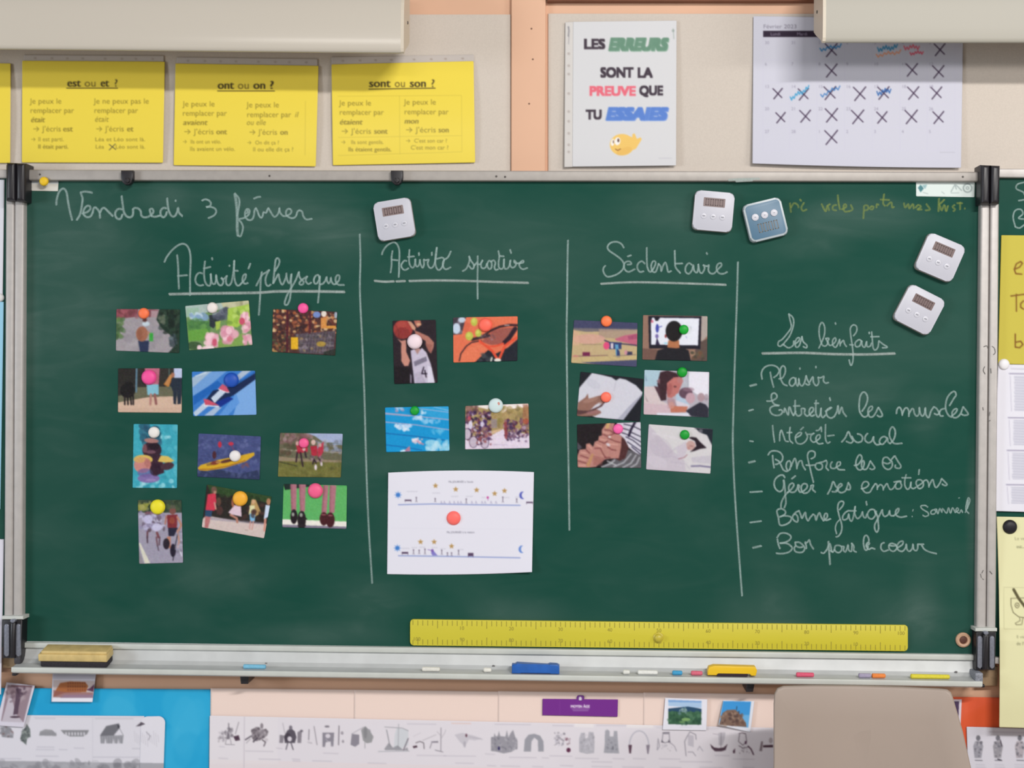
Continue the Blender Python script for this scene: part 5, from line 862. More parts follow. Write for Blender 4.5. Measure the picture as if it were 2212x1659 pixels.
# ---------------------------------------------------------------- posters above the board
T1, T2, T3, T4 = (0, 0, 3.95), (540, 0, 3.95), (1080, 0, 3.95), (1580, 0, 3.5)
YC = 'e6cf48'; YT = '8c7c28'; YK = '3c3216'
def ysheet(quad, label, draw, strip=None, curl=.004):
    p = newpic(quad, YC); draw(p); p.blur(.75)
    o = sheet('rule_poster', quad, p, WF + .0085, M_SLEEVE, r=2, curl=lambda u, v: curl * np.sin(v * 3.14) + .002 * u * v); tag(o, label, 'poster', 'yellow grammar posters above the board')
    if strip:
        s = sheet('punched_strip', strip, holes(strip), WF + .0065, M_PAPER, o, step=2, r=1); tag(s, 'translucent punched edge of the plastic sleeve')
    return o
def holes(q):
    p = newpic(q, 'c0b8b3'); x0, x1 = q[0][0], q[1][0]; y0 = (q[0][1] + q[3][1]) / 2; y1 = (q[1][1] + q[2][1]) / 2
    for t in (.08, .2, .31, .42, .58, .7, .8, .92): p.E('a89c94', x0 + (x1 - x0) * t, y0 + (y1 - y0) * t, 3.2, 2.2)
    return p.blur(.6)
def body(p, L_):
    for x, y, em, w_, s, kw in L_: p.txt(s, x, y, em, kw.pop('c', YT), w=w_, **kw)
def d1(p):
    p.txt('est', 145, 187, 24, YK, 29, .028).txt('ou', 182, 187, 23, '6a5a20', 26).txt('et', 217, 187, 24, YK, 18, .028).txt('?', 246, 187, 23, YK, 9); p.L(YK, 1.8, 144, 190.5, 254, 190.5)
    body(p, [(65, 224, 17, 68, 'Je peux le', {}), (65, 244, 17, 95, 'remplacer par', {}), (66, 264, 17, 30, 'était', dict(it=.2, bold=.03)), (70, 284, 17, 62, '→ J\'écris', {}), (136, 284, 17, 21, 'est', dict(bold=.03)),
             (66, 305, 12, 12, '→', {}), (82, 305, 13, 56, 'Il est parti.', {}), (82, 321, 13, 66, 'Il était parti.', dict(bold=.02)),
             (203, 224, 17, 119, 'Je ne peux pas le', {}), (203, 244, 17, 95, 'remplacer par', {}), (204, 263, 17, 30, 'était', dict(it=.2)), (206, 284, 17, 62, '→ J\'écris', {}), (274, 284, 17, 14, 'et', dict(bold=.03)),
             (205, 305, 12, 109, 'Léa et Léo sont là.', {}), (206, 321, 12, 108, 'Léa      Léo sont là.', {})])
    p.L('4a4438', 1.6, 236, 312, 250, 323).L('4a4438', 1.6, 249, 311, 236, 324)
def d2(p):
    p.txt('ont', 470, 192, 25, YK, 35, .028).txt('ou', 513, 192, 24, '6a5a20', 26).txt('on', 547, 192, 25, YK, 27, .028).txt('?', 582, 192, 25, YK, 10, .028); p.L(YK, 1.8, 470, 196.5, 593, 196.5)
    body(p, [(395, 230, 17, 69, 'Je peux le', {}), (394, 250, 17, 96, 'remplacer par', {}), (395, 270, 17, 52, 'avaient', dict(it=.2, bold=.025)), (396, 290, 17, 66, '→ J\'écris', {}), (467, 290, 17, 23, 'ont', dict(bold=.032)),
             (394, 310, 12, 84, '→  Ils ont un vélo.', {}), (410, 326, 13, 98, 'Ils avaient un vélo.', {}),
             (533, 232, 17, 70, 'Je peux le', {}), (533, 253, 17, 96, 'remplacer par', {}), (636, 253, 17, 8, 'il', dict(it=.2)), (532, 270, 17, 42, 'ou elle', dict(it=.2)), (537, 291, 17, 62, '→ J\'écris', {}), (605, 291, 17, 17, 'on', dict(bold=.032)),
             (533, 312, 12, 70, '→  On dit ça ?', {}), (546, 327, 13, 88, 'Il ou elle dit ça ?', {})]); p.L('b8a438', 1, 660, 218, 659, 335, a=.7)
def d3(p):
    p.txt('sont', 797, 188, 25, YK, 46, .028).txt('ou', 852, 188, 24, '5a4c1c', 24).txt('son', 885, 188, 25, YK, 36, .028).txt('?', 930, 188, 24, YK, 10); p.L(YK, 1.9, 797, 192.5, 940, 190.5)
    body(p, [(733, 228, 17, 69, 'Je peux le', {}), (733, 248, 17, 96, 'remplacer par', {}), (733, 269, 17, 49, 'étaient', dict(it=.2, bold=.03)), (736, 289, 17, 66, '→ J\'écris', {}), (808, 289, 17, 29, 'sont', dict(bold=.032)),
             (736, 311, 12, 93, '→   Ils sont gentils.', {}), (752, 327, 13, 94, 'Ils étaient gentils.', dict(bold=.02)),
             (873, 226, 17, 69, 'Je peux le', {}), (873, 247, 17, 96, 'remplacer par', {}), (873, 267, 17, 31, 'mon', dict(it=.2, bold=.03)), (875, 286, 17, 67, '→ J\'écris', {}), (947, 286, 17, 23, 'son', dict(bold=.032)),
             (876, 308, 12, 90, '→  C\'est son car ?', {}), (887, 323, 13, 82, 'C\'est mon car ?', {})])
    for a in ((863, 207, 864, 333), (997, 207, 998, 328), (730, 208, 997, 206), (731, 297, 997, 293), (731, 336, 997, 328)): p.L('b8a438', 1, *a, a=.6)
ysheet([(-290, 133), (23, 137), (22, 352), (-290, 352)], 'yellow poster cut off by the left edge of the photo', lambda p: None)
ysheet([(48, 131), (356, 133), (352, 351.5), (47, 351)], 'yellow grammar poster reading est ou et', d1, [(52, 118), (354, 120), (354, 135), (50, 133)])
ysheet([(379, 137), (688, 142), (682, 359.5), (375, 357)], 'yellow grammar poster reading ont ou on', d2, [(382, 123), (686, 127), (686, 143), (382, 139)])
ysheet([(716, 139), (1023, 132), (1026.5, 351), (719, 357)], 'yellow grammar poster reading sont ou son', d3, [(716, 123), (1024, 118), (1024, 134), (716, 141)])
# motivational poster
q = [(1238, 47), (1461.5, 44.5), (1460.5, 357.5), (1236.5, 360)]; p = newpic(q, 'cfcfd2')
DK, GR, RD, BL = '453c46', '688c78', 'de6c7c', '5c80c8'
def caps(s, x, base, cap, col, w_, bold=.05, it=0.0): p.txt(s, x, base, cap / .72, col, w_, bold, it)
caps('LES', 1261, 105, 21, DK, 46); caps('SONT', 1297, 166.5, 21, DK, 71); caps('LA', 1377, 167, 21, DK, 32); caps('PREUVE', 1273, 206, 20, RD, 100); caps('QUE', 1381, 205, 20, DK, 51); caps('TU', 1266, 257, 20, DK, 34)
for s, x, b, w_, c, c2 in (('ERREURS', 1314, 107.5, 126, GR, '8fae9c'), ('ESSAIES', 1308, 257.5, 130, BL, '7f9cd8')):
    p.txt(s, x + 1.5, b + 1.5, 25 / .72, c2, w_, .075, .2).txt(s, x, b, 25 / .72, c, w_, .075, .2)
p.T(*T3); p.E('e6bf6c', 1042, 1235, 104, 92).P('e6bf6c', 1080, 1150, 1128, 1172, 1130, 1145, 1150, 1138, 1168, 1185, 1200, 1172, 1210, 1188, 1160, 1270, 1112, 1290).E('d9a858', 1060, 1290, 70, 30, -20, .4)
p.E('ece8e4', 1003, 1205, 24, 34, 10).E('ece8e4', 962, 1215, 15, 30, 10).E('6a5048', 1010, 1198, 9, 16).E('8a6c58', 968, 1210, 6, 14).L('8a5a38', 7, 985, 1272, 1005, 1284, 1028, 1270).L('a8a6b4', 5, 1355, 1350, 1465, 1350, a=.6).L('8a9a92', 9, 1478, 245, 1484, 330, a=.5).E('7a8a82', 1478, 262, 12, 12, 0, .5); p.blur(.8)
o = sheet('motto_poster', q, p, WF + .009, M_PAPER, r=1.5, curl=lambda u, v: .006 * v + .002 * np.sin(u * 3)); tag(o, 'white poster with the motto LES ERREURS SONT LA PREUVE QUE TU ESSAIES', 'poster')
sq = [(1221, 48), (1239, 47), (1237, 360.5), (1219, 361)]; p = newpic(sq, 'cdc9c6')
for y in (116, 142, 160, 202, 241, 262, 288, 313, 328): p.E('b4aca8', 1228.5, y, 3, 3)
p.L('7a7880', 3, 1228, 58, 1229, 66, 1228, 78, a=.8).L('8c8a90', 2, 1229, 78, 1228, 95, a=.6).blur(.6)
tag(sheet('punched_strip', sq, p, WF + .0085, M_PAPER, o, step=2, curl=lambda u, v: .006 * v), 'punched plastic edge strip')
# calendar
q = [(1627.5, 35), (2081, 41), (2076, 362.5), (1625.5, 353)]; p = newpic(q, 'c6c6d3').T(*T4)
p.txt('Février 2023', 240, 215, 44, '7c7888', 255, .0).P('342a3a', 240, 232, 1700, 236, 1700, 282, 240, 280)
cx = [240, 440, 645, 855, 1065, 1275, 1480, 1690]; ry = [290, 452, 622, 790, 962, 1136]
for s, i in (('Lundi', 0), ('Mardi', 1), ('Mercredi', 2), ('Jeudi', 3), ('Vendredi', 4), ('Samedi', 5), ('Dimanche', 6)): p.txt(s, cx[i] + 65 - len(s) * 2, 268, 34, '9c94a8')
for x in cx: p.L('c2c0d2', 3, x, 285, x, 1136)
for y in ry: p.L('c6c4d6', 3, 240, y, 1690, y)
days = [30, 31, 1, 2, 3, 4, 5, 6, 7, 8, 9, 10, 11, 12, 13, 14, 15, 16, 17, 18, 19, 20, 21, 22, 23, 24, 25, 26, 27, 28, 1, 2, 3, 4, 5]
for i, n in enumerate(days): p.txt(str(n), cx[i % 7] + 12, ry[i // 7] + 44, 34, '9490a4')
for x, y, s in ((755, 375, 48), (755, 530, 48), (1365, 525, 46), (1565, 540, 46), (350, 705, 38), (545, 710, 42), (745, 700, 48), (970, 705, 50), (1150, 700, 46), (1375, 700, 46), (1550, 700, 44), (372, 887, 38), (558, 875, 44), (757, 868, 50), (955, 880, 50), (1138, 885, 42), (1360, 880, 50), (1565, 885, 44), (755, 1035, 52), (1575, 372, 44)):
    p.L('3c2c44', 9, x - s * .95, y - s * .9, x + s * .8, y + s * .85, a=.85).L('3c2c44', 10, x + s * .9, y - s * .95, x - s * .75, y + s * 1.1, a=.85)
def scrib(x0, y0, x1, y1, c, n=7, h=20):
    v = []
    for i in range(n * 2 + 1):
        t = i / (n * 2); v += [x0 + (x1 - x0) * t, y0 + (y1 - y0) * t + (h if i % 2 else -h) * (.6 + .4 * math.sin(i * 2.3))]
    p.L(c, 9, *v, a=.85)
scrib(670, 375, 830, 345, '2f7cb8', 6, 16); scrib(1105, 372, 1255, 355, '2c84b4', 7, 22); scrib(1095, 420, 1280, 390, 'e8946c', 6, 16); scrib(1305, 360, 1420, 355, 'e05c70', 5, 20); scrib(1350, 405, 1450, 395, 'dc5068', 5, 14)
scrib(445, 745, 585, 665, '3a94c4', 7, 20); scrib(675, 725, 820, 655, '3c74b4', 5, 18); scrib(1100, 705, 1205, 680, '2c5ca0', 5, 22)
p.L('a8a6b4', 5, 1575, 1152, 1690, 1152, a=.6); p.blur(.8)
o = sheet('calendar_sheet', q, p, WF + .0085, M_PAPER, r=1, bow=(0, 0, 2, 0), curl=lambda u, v: .009 * v * v + .002 * np.sin(u * 5) * v); tag(o, 'white February calendar sheet with days crossed out', 'calendar')

# ---------------------------------------------------------------- projection screens
def screen(x0, x1, yl, yr, label, mt, lw):
    a, b = W(x0, yl, .19), W(x1, yr, .19)
    prf = [(d + .085, h) for d, h in ((.004, .045), (.03, .032), (.085, .010), (.098, .001), (.102, 0), (.107, .0025), (.109, .009), (.110, .03), (.110, .068), (.1085, .085), (.105, .1), (.098, .115), (.086, .129), (.07, .139), (.045, .146), (.004, .148))]
    bm = bmesh.new(); rings = []
    n = 2
    for t in (0, 1):
        x = a.x + (b.x - a.x) * t; z = a.z + (b.z - a.z) * t; rings.append([bm.verts.new((x, -d, z + h)) for d, h in prf])
    for i in range(len(prf) - 1): bm.faces.new((rings[0][i], rings[1][i], rings[1][i + 1], rings[0][i + 1]))
    bm.faces.new((rings[0][-1], rings[1][-1], rings[1][0], rings[0][0]))
    root = empty('projection_screen', ((a.x + b.x) / 2, -.02, a.z), label, 'projector screen', 'rolled-up projection screens')
    obj('case', mesh_of(bm, 'case', auto=1.0), mt, root)
    for s, P0 in ((-1, a), (1, b)):
        bm = bmesh.new(); A = [bm.verts.new((P0.x, -d * 1.0, P0.z + h)) for d, h in prf]; B2 = [bm.verts.new((P0.x + s * .006, -d * 1.0, P0.z + h)) for d, h in prf]
        bm.faces.new(A); bm.faces.new(B2[::-1]); [bm.faces.new((A[i], A[(i + 1) % len(A)], B2[(i + 1) % len(A)], B2[i])) for i in range(len(A))]
        e = obj('end_cap', mesh_of(bm, 'end_cap'), M_CAP, root)
        sc_ = obj('cap_screw', lathe_mesh('cap_screw', [(0, .002), (.003, .0015), (.0036, 0)], 12), M_SCREW, e); sc_.location = Vector((P0.x + s * .006, -.13, P0.z + .075)); sc_.rotation_euler = (0, 0, s * math.pi / 2)
    for xx in (a.x + .6, b.x - .6) if lw else ():
        box('wall_bracket', (xx, -(WF + .092) / 2 - .004, a.z + .09), (.03, .092 - WF + .03, .028), M_CAP, root, .002)
    return root
M_CAP = mat('end_cap_plastic', 'cabfae', .5)
screen(-700, 866, 99, 115, 'rolled-up white projection screen hanging above the yellow posters', M_CASE, 1)
screen(1783, 3000, 92, 93, 'rolled-up white projection screen hanging over the calendar', M_CASE_R, 1)

# ---------------------------------------------------------------- papers on the side wings
q = [(2163, 508), (2560, 512), (2556, 795), (2156, 786)]; p = newpic(q, 'c2b54e').T(2092, 370, 4.25)
K_ = '7c5426'
for v in ((425, 900, 470, 880, 495, 845, 480, 828, 440, 850, 420, 900, 435, 940, 490, 945), (390, 1145, 510, 1130), (440, 1130, 440, 1285), (505, 1190, 480, 1215, 480, 1250, 505, 1265), (430, 1495, 430, 1615, 470, 1620, 500, 1590, 480, 1560, 435, 1570)): p.L(K_, 13, *v)
for i, (s, yy) in enumerate((('e', 945), ('a', 1265), ('b', 1620))): pass
p.blur(.7); o = sheet('yellow_sheet', q, p, DB + .003, M_PAPER, step=2, r=1); tag(o, 'bright yellow handwritten sheet at the right edge', 'paper')
q = [(2156, 787), (2460, 792), (2452, 1112), (2146.5, 1104)]; p = newpic(q, 'dcdbe5').T(2092, 740, 4.25)
for y0, y1, xo in ((285, 630, 375), (690, 950, 365), (990, 1260, 355), (1305, 1480, 348)):
    p.L('8c86a0', 9, xo, y0, xo + 900, y0 + 12); p.L('a8a4b8', 4, xo + 8, y0 + 20, xo + 20, y1)
    yy = y0 + 26
    while yy < y1:
        x_ = xo + 45 + float(p.rng.uniform(0, 10)); p.L('9c9cb0', 6, x_, yy, x_ + float(p.rng.uniform(260, 800)), yy + 4, a=.75); yy += 13
p.L('a09eae', 8, 390, 240, 560, 245, a=.6); p.blur(.8); o = sheet('printed_sheet', q, p, DB + .0026, M_PAPER, step=2, r=1, curl=lambda u, v: .004 * v); tag(o, 'white printed sheet with blocks of small text at the right edge', 'paper')
q = [(2153, 1116), (2480, 1122), (2486, 1580), (2158.5, 1571)]; p = newpic(q, 'dcd9ae').T(2092, 1090, 4.25)
p.txt('Le verre', 425, 325, 42, '8c8a6c').txt('est...', 440, 400, 42, '8c8a6c', bold=.03); p.L('b8b48c', 4, 325, 760, 900, 765, 900, 1150, 325, 1140, 325, 760).L('5c563c', 26, 415, 780, 460, 860, 520, 940).L('6c664c', 7, 390, 860, 390, 920, 410, 990, 460, 1030, 520, 1040).L('6c664c', 6, 390, 860, 520, 858).E('6c664c', 447, 925, 22, 26).E('dcd9ae', 447, 925, 15, 19).E('6c664c', 447, 925, 7, 7)
p.L('6c664c', 6, 470, 1040, 475, 1065, 430, 1090, 440, 1105, 490, 1100, 500, 1040).txt('Il vide', 440, 1228, 42, '8c8a6c').txt('de l\'eau', 440, 1290, 42, '8c8a6c', bold=.02); p.blur(.7)
o = sheet('pale_yellow_sheet', q, p, DB + .0026, M_PAPER, step=2, r=1, bow=(0, 0, 0, -3), curl=lambda u, v: .017 * np.clip(v * 1.7, 0, 1) ** 2); tag(o, 'pale yellow worksheet with a cup drawing hanging from the black magnet', 'paper')
for q, c, lb in (([(-260, 386), (9.5, 388), (5.5, 640), (-260, 640)], 'd8d9e2', 'white sheet at the upper left edge above the cut-off magnet'), ([(-260, 652), (8, 652), (.5, 1100), (-260, 1100)], '98cbe4', 'light blue sheet below the cut-off magnet on the left wing'),
                 ([(-260, 1163), (8.5, 1165), (2, 1500), (-260, 1500)], 'dad8e4', 'white sheet at the lower left edge of the left wing')):
    o = sheet('wing_sheet', q, newpic(q, c), DB + .002, M_PAPER, step=3); tag(o, lb, 'paper')

# ---------------------------------------------------------------- wall frieze under the board
DW = WF + .006
o = sheet('blue_paper', [(-300, 1484), (455, 1489), (451, 1800), (-300, 1800)], Pic(-300, 1480, 460, 1801, '1ba0d2').B(['2ba8d8', '1598cc', '4cb6de'], -20, 1500, 450, 1700, 30, 20, 70, .25).blur(2), DW, M_SLEEVE, step=4); tag(o, 'bright blue paper sheet on the wall under the board', 'paper')
for i, (a, b, ya, yb, lb) in enumerate(((455, 768, 1487, 1490, 'first pale pink paper, next to the blue paper'), (765, 1079, 1490, 1494, 'second pale pink paper, left of the purple label'), (1076, 1393, 1493, 1497, 'third pale pink paper, behind the purple label'), (1390, 1700, 1496, 1500, 'fourth pale pink paper, behind the landscape photo'))):
    q = [(a, ya), (b, yb), (b - 1, 1800), (a - 2, 1800)]; o = sheet('pink_paper', q, newpic(q, 'e9d3ca'), DW + i * .0008, M_PAPER, step=5); tag(o, lb, 'paper', 'pale pink papers under the board')
o = sheet('orange_paper', [(2030, 1505), (2600, 1512), (2600, 1800), (2030, 1800)], Pic(2030, 1500, 2600, 1800, 'e0603f', 1).B(['d8582f', 'e47558'], 2060, 1520, 2220, 1600, 10, 20, 40, .3).blur(3), DW, M_PAPER, step=5); tag(o, 'orange red paper on the wall right of the chair', 'paper')
Q1, Q2, Q3, Q4, Q5 = (0, 1300, 4.621), (440, 1300, 4.621), (870, 1300, 4.621), (1300, 1300, 4.621), (1742, 1300, 4.621)
S3, S4, S5 = (400, 1560, 5.53), (780, 1560, 4.809), (1220, 1560, 4.809)
# strip 1
q = [(-200, 1543), (312, 1547), (310, 1760), (-200, 1760)]; p = Pic(-5, 1540, 362, 1700, 'd8d6e0').T(*Q1)
G1, G2, G3 = '8c8c94', '5c5c66', 'b4b2bc'
p.L('c2c0cc', 4, 330, 1150, 1640, 1150).L('c2c0cc', 4, 925, 1150, 925, 1600).P('a4a4ac', -20, 1590, 215, 1590, 1650, 1615, 1650, 1900, -20, 1900).B(['7c7c84', '94949c', 'b4b4bc', '6c6c74'], 0, 1600, 1600, 1680, 60, 10, 50, .4)
p.P(G1, 0, 1255, 60, 1240, 110, 1260, 135, 1320, 130, 1360, 20, 1350).B([G2, G3, '7a6060'], 0, 1250, 130, 1350, 16, 6, 16, .6)
p.P('6c7474', 265, 1215, 300, 1270, 305, 1350, 270, 1360, 262, 1430, 230, 1400, 200, 1370, 225, 1280, 255, 1250).B(['44484c', '9ca4a0', '5c6464'], 215, 1250, 300, 1390, 22, 6, 16, .7)
p.P('9a9aa0', 390, 1335, 400, 1295, 450, 1272, 520, 1278, 565, 1320, 560, 1340); [p.L(G2, 4, 400 + i * 18, 1335, 405 + i * 17, 1300, a=.5) for i in range(10)]; p.P('8a8a90', 605, 1280, 890, 1280, 870, 1320, 830, 1345, 700, 1345, 640, 1320); [p.E('d0ced8', 660 + i * 30, 1318, 8, 18) for i in range(7)]
p.P('707078', 1000, 1330, 1060, 1240, 1190, 1212, 1195, 1260, 1130, 1340, 1000, 1345).P('3c3c44', 1170, 1225, 1200, 1240, 1180, 1270).P('9c9ca4', 1000, 1340, 1235, 1330, 1225, 1415, 1005, 1415); [p.P('d8d6e0', x, 1420, x + 14, 1360, x + 28, 1420) for x in (1040, 1120, 1170)]; [p.L(G2, 4, 1010 + i * 25, 1345, 1012 + i * 25, 1415, a=.6) for i in range(9)]; p.L('4c4c54', 6, 1180, 1240, 1230, 1330, a=.5)
p.P('5c5460', 1355, 1245, 1410, 1200, 1450, 1220, 1400, 1240); [p.L('a8a4b0', 4, 1340 + i * 22, 1290 + (i % 3) * 20, 1350 + i * 22, 1400 + (i % 4) * 15, a=.6) for i in range(13)]; p.L('8c8894', 8, 1460, 1300, 1500, 1340, 1480, 1380, a=.7)
for x, y, w_ in ((370, 1450, 170), (360, 1475, 180), (590, 1475, 80), (740, 1460, 100), (360, 1540, 220), (930, 1550, 460), (0, 1565, 210), (1320, 1465, 200), (350, 1163, 200), (950, 1165, 380)): p.L('b0aebc', 9, x, y, x + w_, y + 2, a=.6)
p.blur(.9)
o = sheet('timeline_strip', q, p, DW + .002, M_PAPER, r=1, step=1.8); tag(o, 'white timeline strip on the blue paper with black and white drawings', 'paper', 'history timeline strips')
# strip 2
q = [(453, 1546), (1750, 1574), (1750, 1760), (451, 1760)]; p = Pic(445, 1540, 1700, 1700, 'dcd7df').T(0, 0, 1)
p.P('dfd2d4', 445, 1640, 900, 1652, 1700, 1672, 1700, 1720, 445, 1720, a=.5); p.R('e2dde2', 453, 1545, 600, 1650, a=.4); p.L('b8b0bc', 1.2, 528, 1548, 527, 1660); p.T(*S3)
INK = ['6c6670', '8a848e', '4c4450', 'a8a2ac']
p.B(INK[:2] + ['aaa4ae'], 470, 70, 560, 190, 34, 8, 20, .6).L('7c7680', 12, 520, 15, 520, 80, 500, 200).L('8a848e', 8, 640, 0, 600, 140).P('503c4c', 575, 170, 640, 155, 655, 215, 600, 225).B(['8c8690', 'b0aab4'], 400, 110, 460, 230, 16, 8, 20, .5).L('8c8690', 7, 490, 200, 480, 265, 590, 270).L('8c8690', 7, 540, 200, 550, 260)
p.P('8c848c', 790, 90, 850, 55, 890, 90, 960, 80, 995, 110, 980, 160, 920, 200, 850, 230, 800, 180).B(['6c646c', 'a09aa0', '544c54', 'b8b0b8'], 800, 70, 980, 220, 40, 8, 22, .6).E('8c848c', 915, 45, 18, 34).L('4c4450', 14, 790, 165, 720, 210).L('4c4450', 16, 860, 190, 815, 235).L('6c646c', 14, 920, 210, 960, 240, 940, 285).L('9c949c', 8, 780, 200, 730, 250)
p.P('5a5460', 1180, 170, 1220, 100, 1262, 70, 1310, 110, 1330, 180, 1310, 250, 1190, 250).P('8a848e', 1130, 150, 1180, 160, 1170, 250, 1125, 250).P('8a848e', 1340, 120, 1395, 90, 1385, 250, 1340, 250).E('7a7480', 1260, 65, 20, 26).E('3c3440', 1225, 180, 40, 50, 0, .6).E('d4ced8', 1248, 200, 26, 30).L('5a5460', 12, 1225, 250, 1205, 325).L('5a5460', 12, 1265, 250, 1290, 328).L('9c96a0', 6, 1165, 10, 1190, 130).E('6a6470', 1390, 105, 18, 14)
p.L('8c8690', 12, 1480, 90, 1475, 210).L('8c8690', 9, 1540, 50, 1575, 270).L('b0aab4', 20, 1470, 240, 1510, 250, a=.6).E('7c7680', 1695, 52, 30, 12).P('8c8894', 1640, 125, 1780, 125, 1770, 290, 1740, 290, 1740, 230, 1680, 240, 1670, 295, 1640, 295).E('d4ced8', 1705, 165, 30, 26).L('d4ced8', 8, 1680, 200, 1750, 280, a=.6).L('7c7680', 12, 1838, 45, 1832, 270).E('9c96a0', 1875, 130, 16, 20).E('9c96a0', 1885, 230, 14, 18)
p.P('8c8894', 1990, 140, 2080, 150, 2080, 260, 2030, 295, 1975, 270).L('a8a4b0', 8, 1990, 140, 2130, 60).P('a4a0ac', 2130, 60, 2212, 90, 2230, 170, 2150, 230)
for x, y, w_ in ((720, 345, 330), (880, 440, 260), (1280, 440, 90), (1285, 462, 90), (1520, 462, 230), (1650, 370, 180), (1090, 310, 70), (400, 430, 110), (410, 290, 60)): p.L('a8a2b0', 9, x, y, x + w_, y + 6, a=.55)
p.T(*S4)
p.P('98989c', 0, 80, 45, 40, 90, 90, 130, 150, 110, 210, 60, 220, 20, 190).E('7c7c82', 45, 110, 18, 60, 0, .6).L('8c8c92', 6, 40, 200, 40, 270)
p.P('cccfd6', 370, 60, 490, 80, 490, 240, 400, 280, 340, 270, 350, 130).L('9c9ca4', 7, 245, 50, 430, 62, 490, 90).L('8c8c94', 9, 265, 80, 300, 250).L('a4a4ac', 7, 390, 20, 385, 270).P('8c8c94', 240, 280, 290, 210, 330, 265, 380, 240, 440, 290, 480, 260, 490, 295, 250, 290, a=.8).L('6c6470', 10, 490, 170, 440, 290).L('b4b4bc', 10, 180, 305, 500, 300)
p.P('54404c', 535, 250, 580, 240, 585, 262, 545, 272).L('7c747c', 10, 570, 215, 610, 200, 650, 215, 655, 275).L('9a949c', 7, 640, 190, 780, 130, a=.6).P('8a8490', 725, 200, 800, 195, 800, 215, 740, 215).L('8a8490', 8, 735, 210, 715, 270).L('a09aa4', 10, 830, 60, 828, 300).L('a09aa4', 6, 830, 170, 870, 110, 880, 80, a=.7).L('a09aa4', 6, 828, 140, 790, 100, a=.7).L('8a8490', 8, 770, 290, 850, 310).L('b4aeb8', 5, 540, 150, 620, 110, a=.6)
p.P('c0bcc6', 970, 130, 1050, 110, 1170, 140, 1260, 170, 1180, 190, 1120, 180, 1080, 250, 1030, 210, a=.8).E('5c3444', 1093, 138, 9, 18).L('a8a4b0', 10, 1120, 150, 1260, 180, a=.5).E('a8a4b0', 1075, 230, 14, 34, 0, .7)
p.P('9896a0', 1350, 300, 1350, 160, 1380, 150, 1385, 110, 1400, 150, 1420, 140, 1432, 90, 1445, 145, 1500, 150, 1515, 80, 1530, 160, 1555, 110, 1580, 80, 1600, 150, 1625, 190, 1625, 270, 1560, 310, 1480, 325, 1400, 305).B(['74727e', 'b4b2bc', '84828e'], 1360, 160, 1620, 290, 40, 6, 16, .6).E('3a3460', 1432, 272, 12, 20)
p.P('9a9aa4', 1690, 305, 1700, 180, 1740, 130, 1800, 120, 1860, 140, 1895, 200, 1898, 305, 1840, 305, 1836, 190, 1800, 160, 1770, 200, 1765, 305)
p.B(['a09ca6', '84808c', 'c0bcc8'], 2010, 100, 2110, 240, 30, 6, 16, .7).B(['6c3c50', '9a8490'], 2120, 140, 2170, 230, 10, 6, 12, .7).E('5c2c48', 2155, 290, 22, 24).L('a09ca6', 8, 2010, 240, 2060, 200)
for x, y, w_ in ((70, 425, 190), (580, 345, 300), (860, 350, 330), (980, 425, 190), (1290, 330, 100), (1540, 365, 280), (1880, 370, 70), (1310, 450, 90), (1450, 455, 200), (1780, 460, 110), (2070, 450, 130), (1960, 350, 230), (480, 18, 300), (1390, 22, 370), (1990, 35, 210)): p.L('aca6b4', 9, x, y, x + w_, y + 4, a=.5)
p.L('dcbcb4', 8, 940, 12, 1140, 14)
p.T(*S5)
p.P('b4b2bc', 150, 310, 150, 170, 170, 110, 205, 110, 215, 170, 240, 160, 250, 100, 300, 105, 310, 200, 305, 320, 230, 330).B(['94929c', 'a4a2ac', 'c8c6d0'], 160, 120, 300, 310, 30, 8, 16, .5)
p.P('a4a4ae', 405, 320, 415, 230, 418, 90, 440, 75, 465, 90, 468, 150, 505, 150, 510, 90, 545, 92, 555, 240, 565, 325).B(['84848e', '9c9ca6'], 430, 180, 540, 310, 20, 6, 14, .6).E('74747e', 500, 268, 8, 20)
v = []
for i in range(13): a = math.pi - i * math.pi / 12; v += [772 + 100 * math.cos(a), 240 - 150 * math.sin(a)]
p.L('bab8c4', 14, *v).P('5c4454', 660, 235, 698, 235, 688, 325, 670, 325).P('8a8290', 845, 235, 885, 235, 870, 330, 856, 330)
p.L('8c8894', 8, 1010, 200, 1020, 120, 1085, 120, 1090, 200, 1040, 215, 1010, 200).L('7c7884', 12, 1020, 110, 1085, 108).P('6a6472', 1010, 180, 1030, 215, 1000, 210).P('6a6472', 1080, 180, 1100, 210, 1070, 212).L('a09ca8', 8, 960, 290, 970, 170, 985, 250, 960, 290).L('a09ca8', 8, 1100, 215, 1140, 250, 1160, 300); p.B(['a8a4b0'], 990, 220, 1110, 300, 14, 4, 8, .6)
p.L('8c8894', 8, 1260, 350, 1245, 200, 1270, 150, 1300, 100, 1360, 130, 1365, 180).P('b4b0bc', 1280, 130, 1340, 140, 1340, 260, 1280, 240, a=.7).L('9c98a4', 8, 1280, 310, 1330, 310, 1360, 350).L('a8a4b0', 8, 1380, 290, 1400, 250, 1435, 300)
p.P('54404e', 1510, 225, 1550, 262, 1600, 270, 1650, 262, 1692, 225, 1670, 290, 1630, 302, 1560, 302, 1525, 270).P('b8b4be', 1595, 110, 1670, 105, 1660, 180, 1640, 240, 1600, 240, a=.9).L('8c8490', 6, 1625, 110, 1622, 260).L('a8a0ac', 6, 1540, 120, 1600, 130)
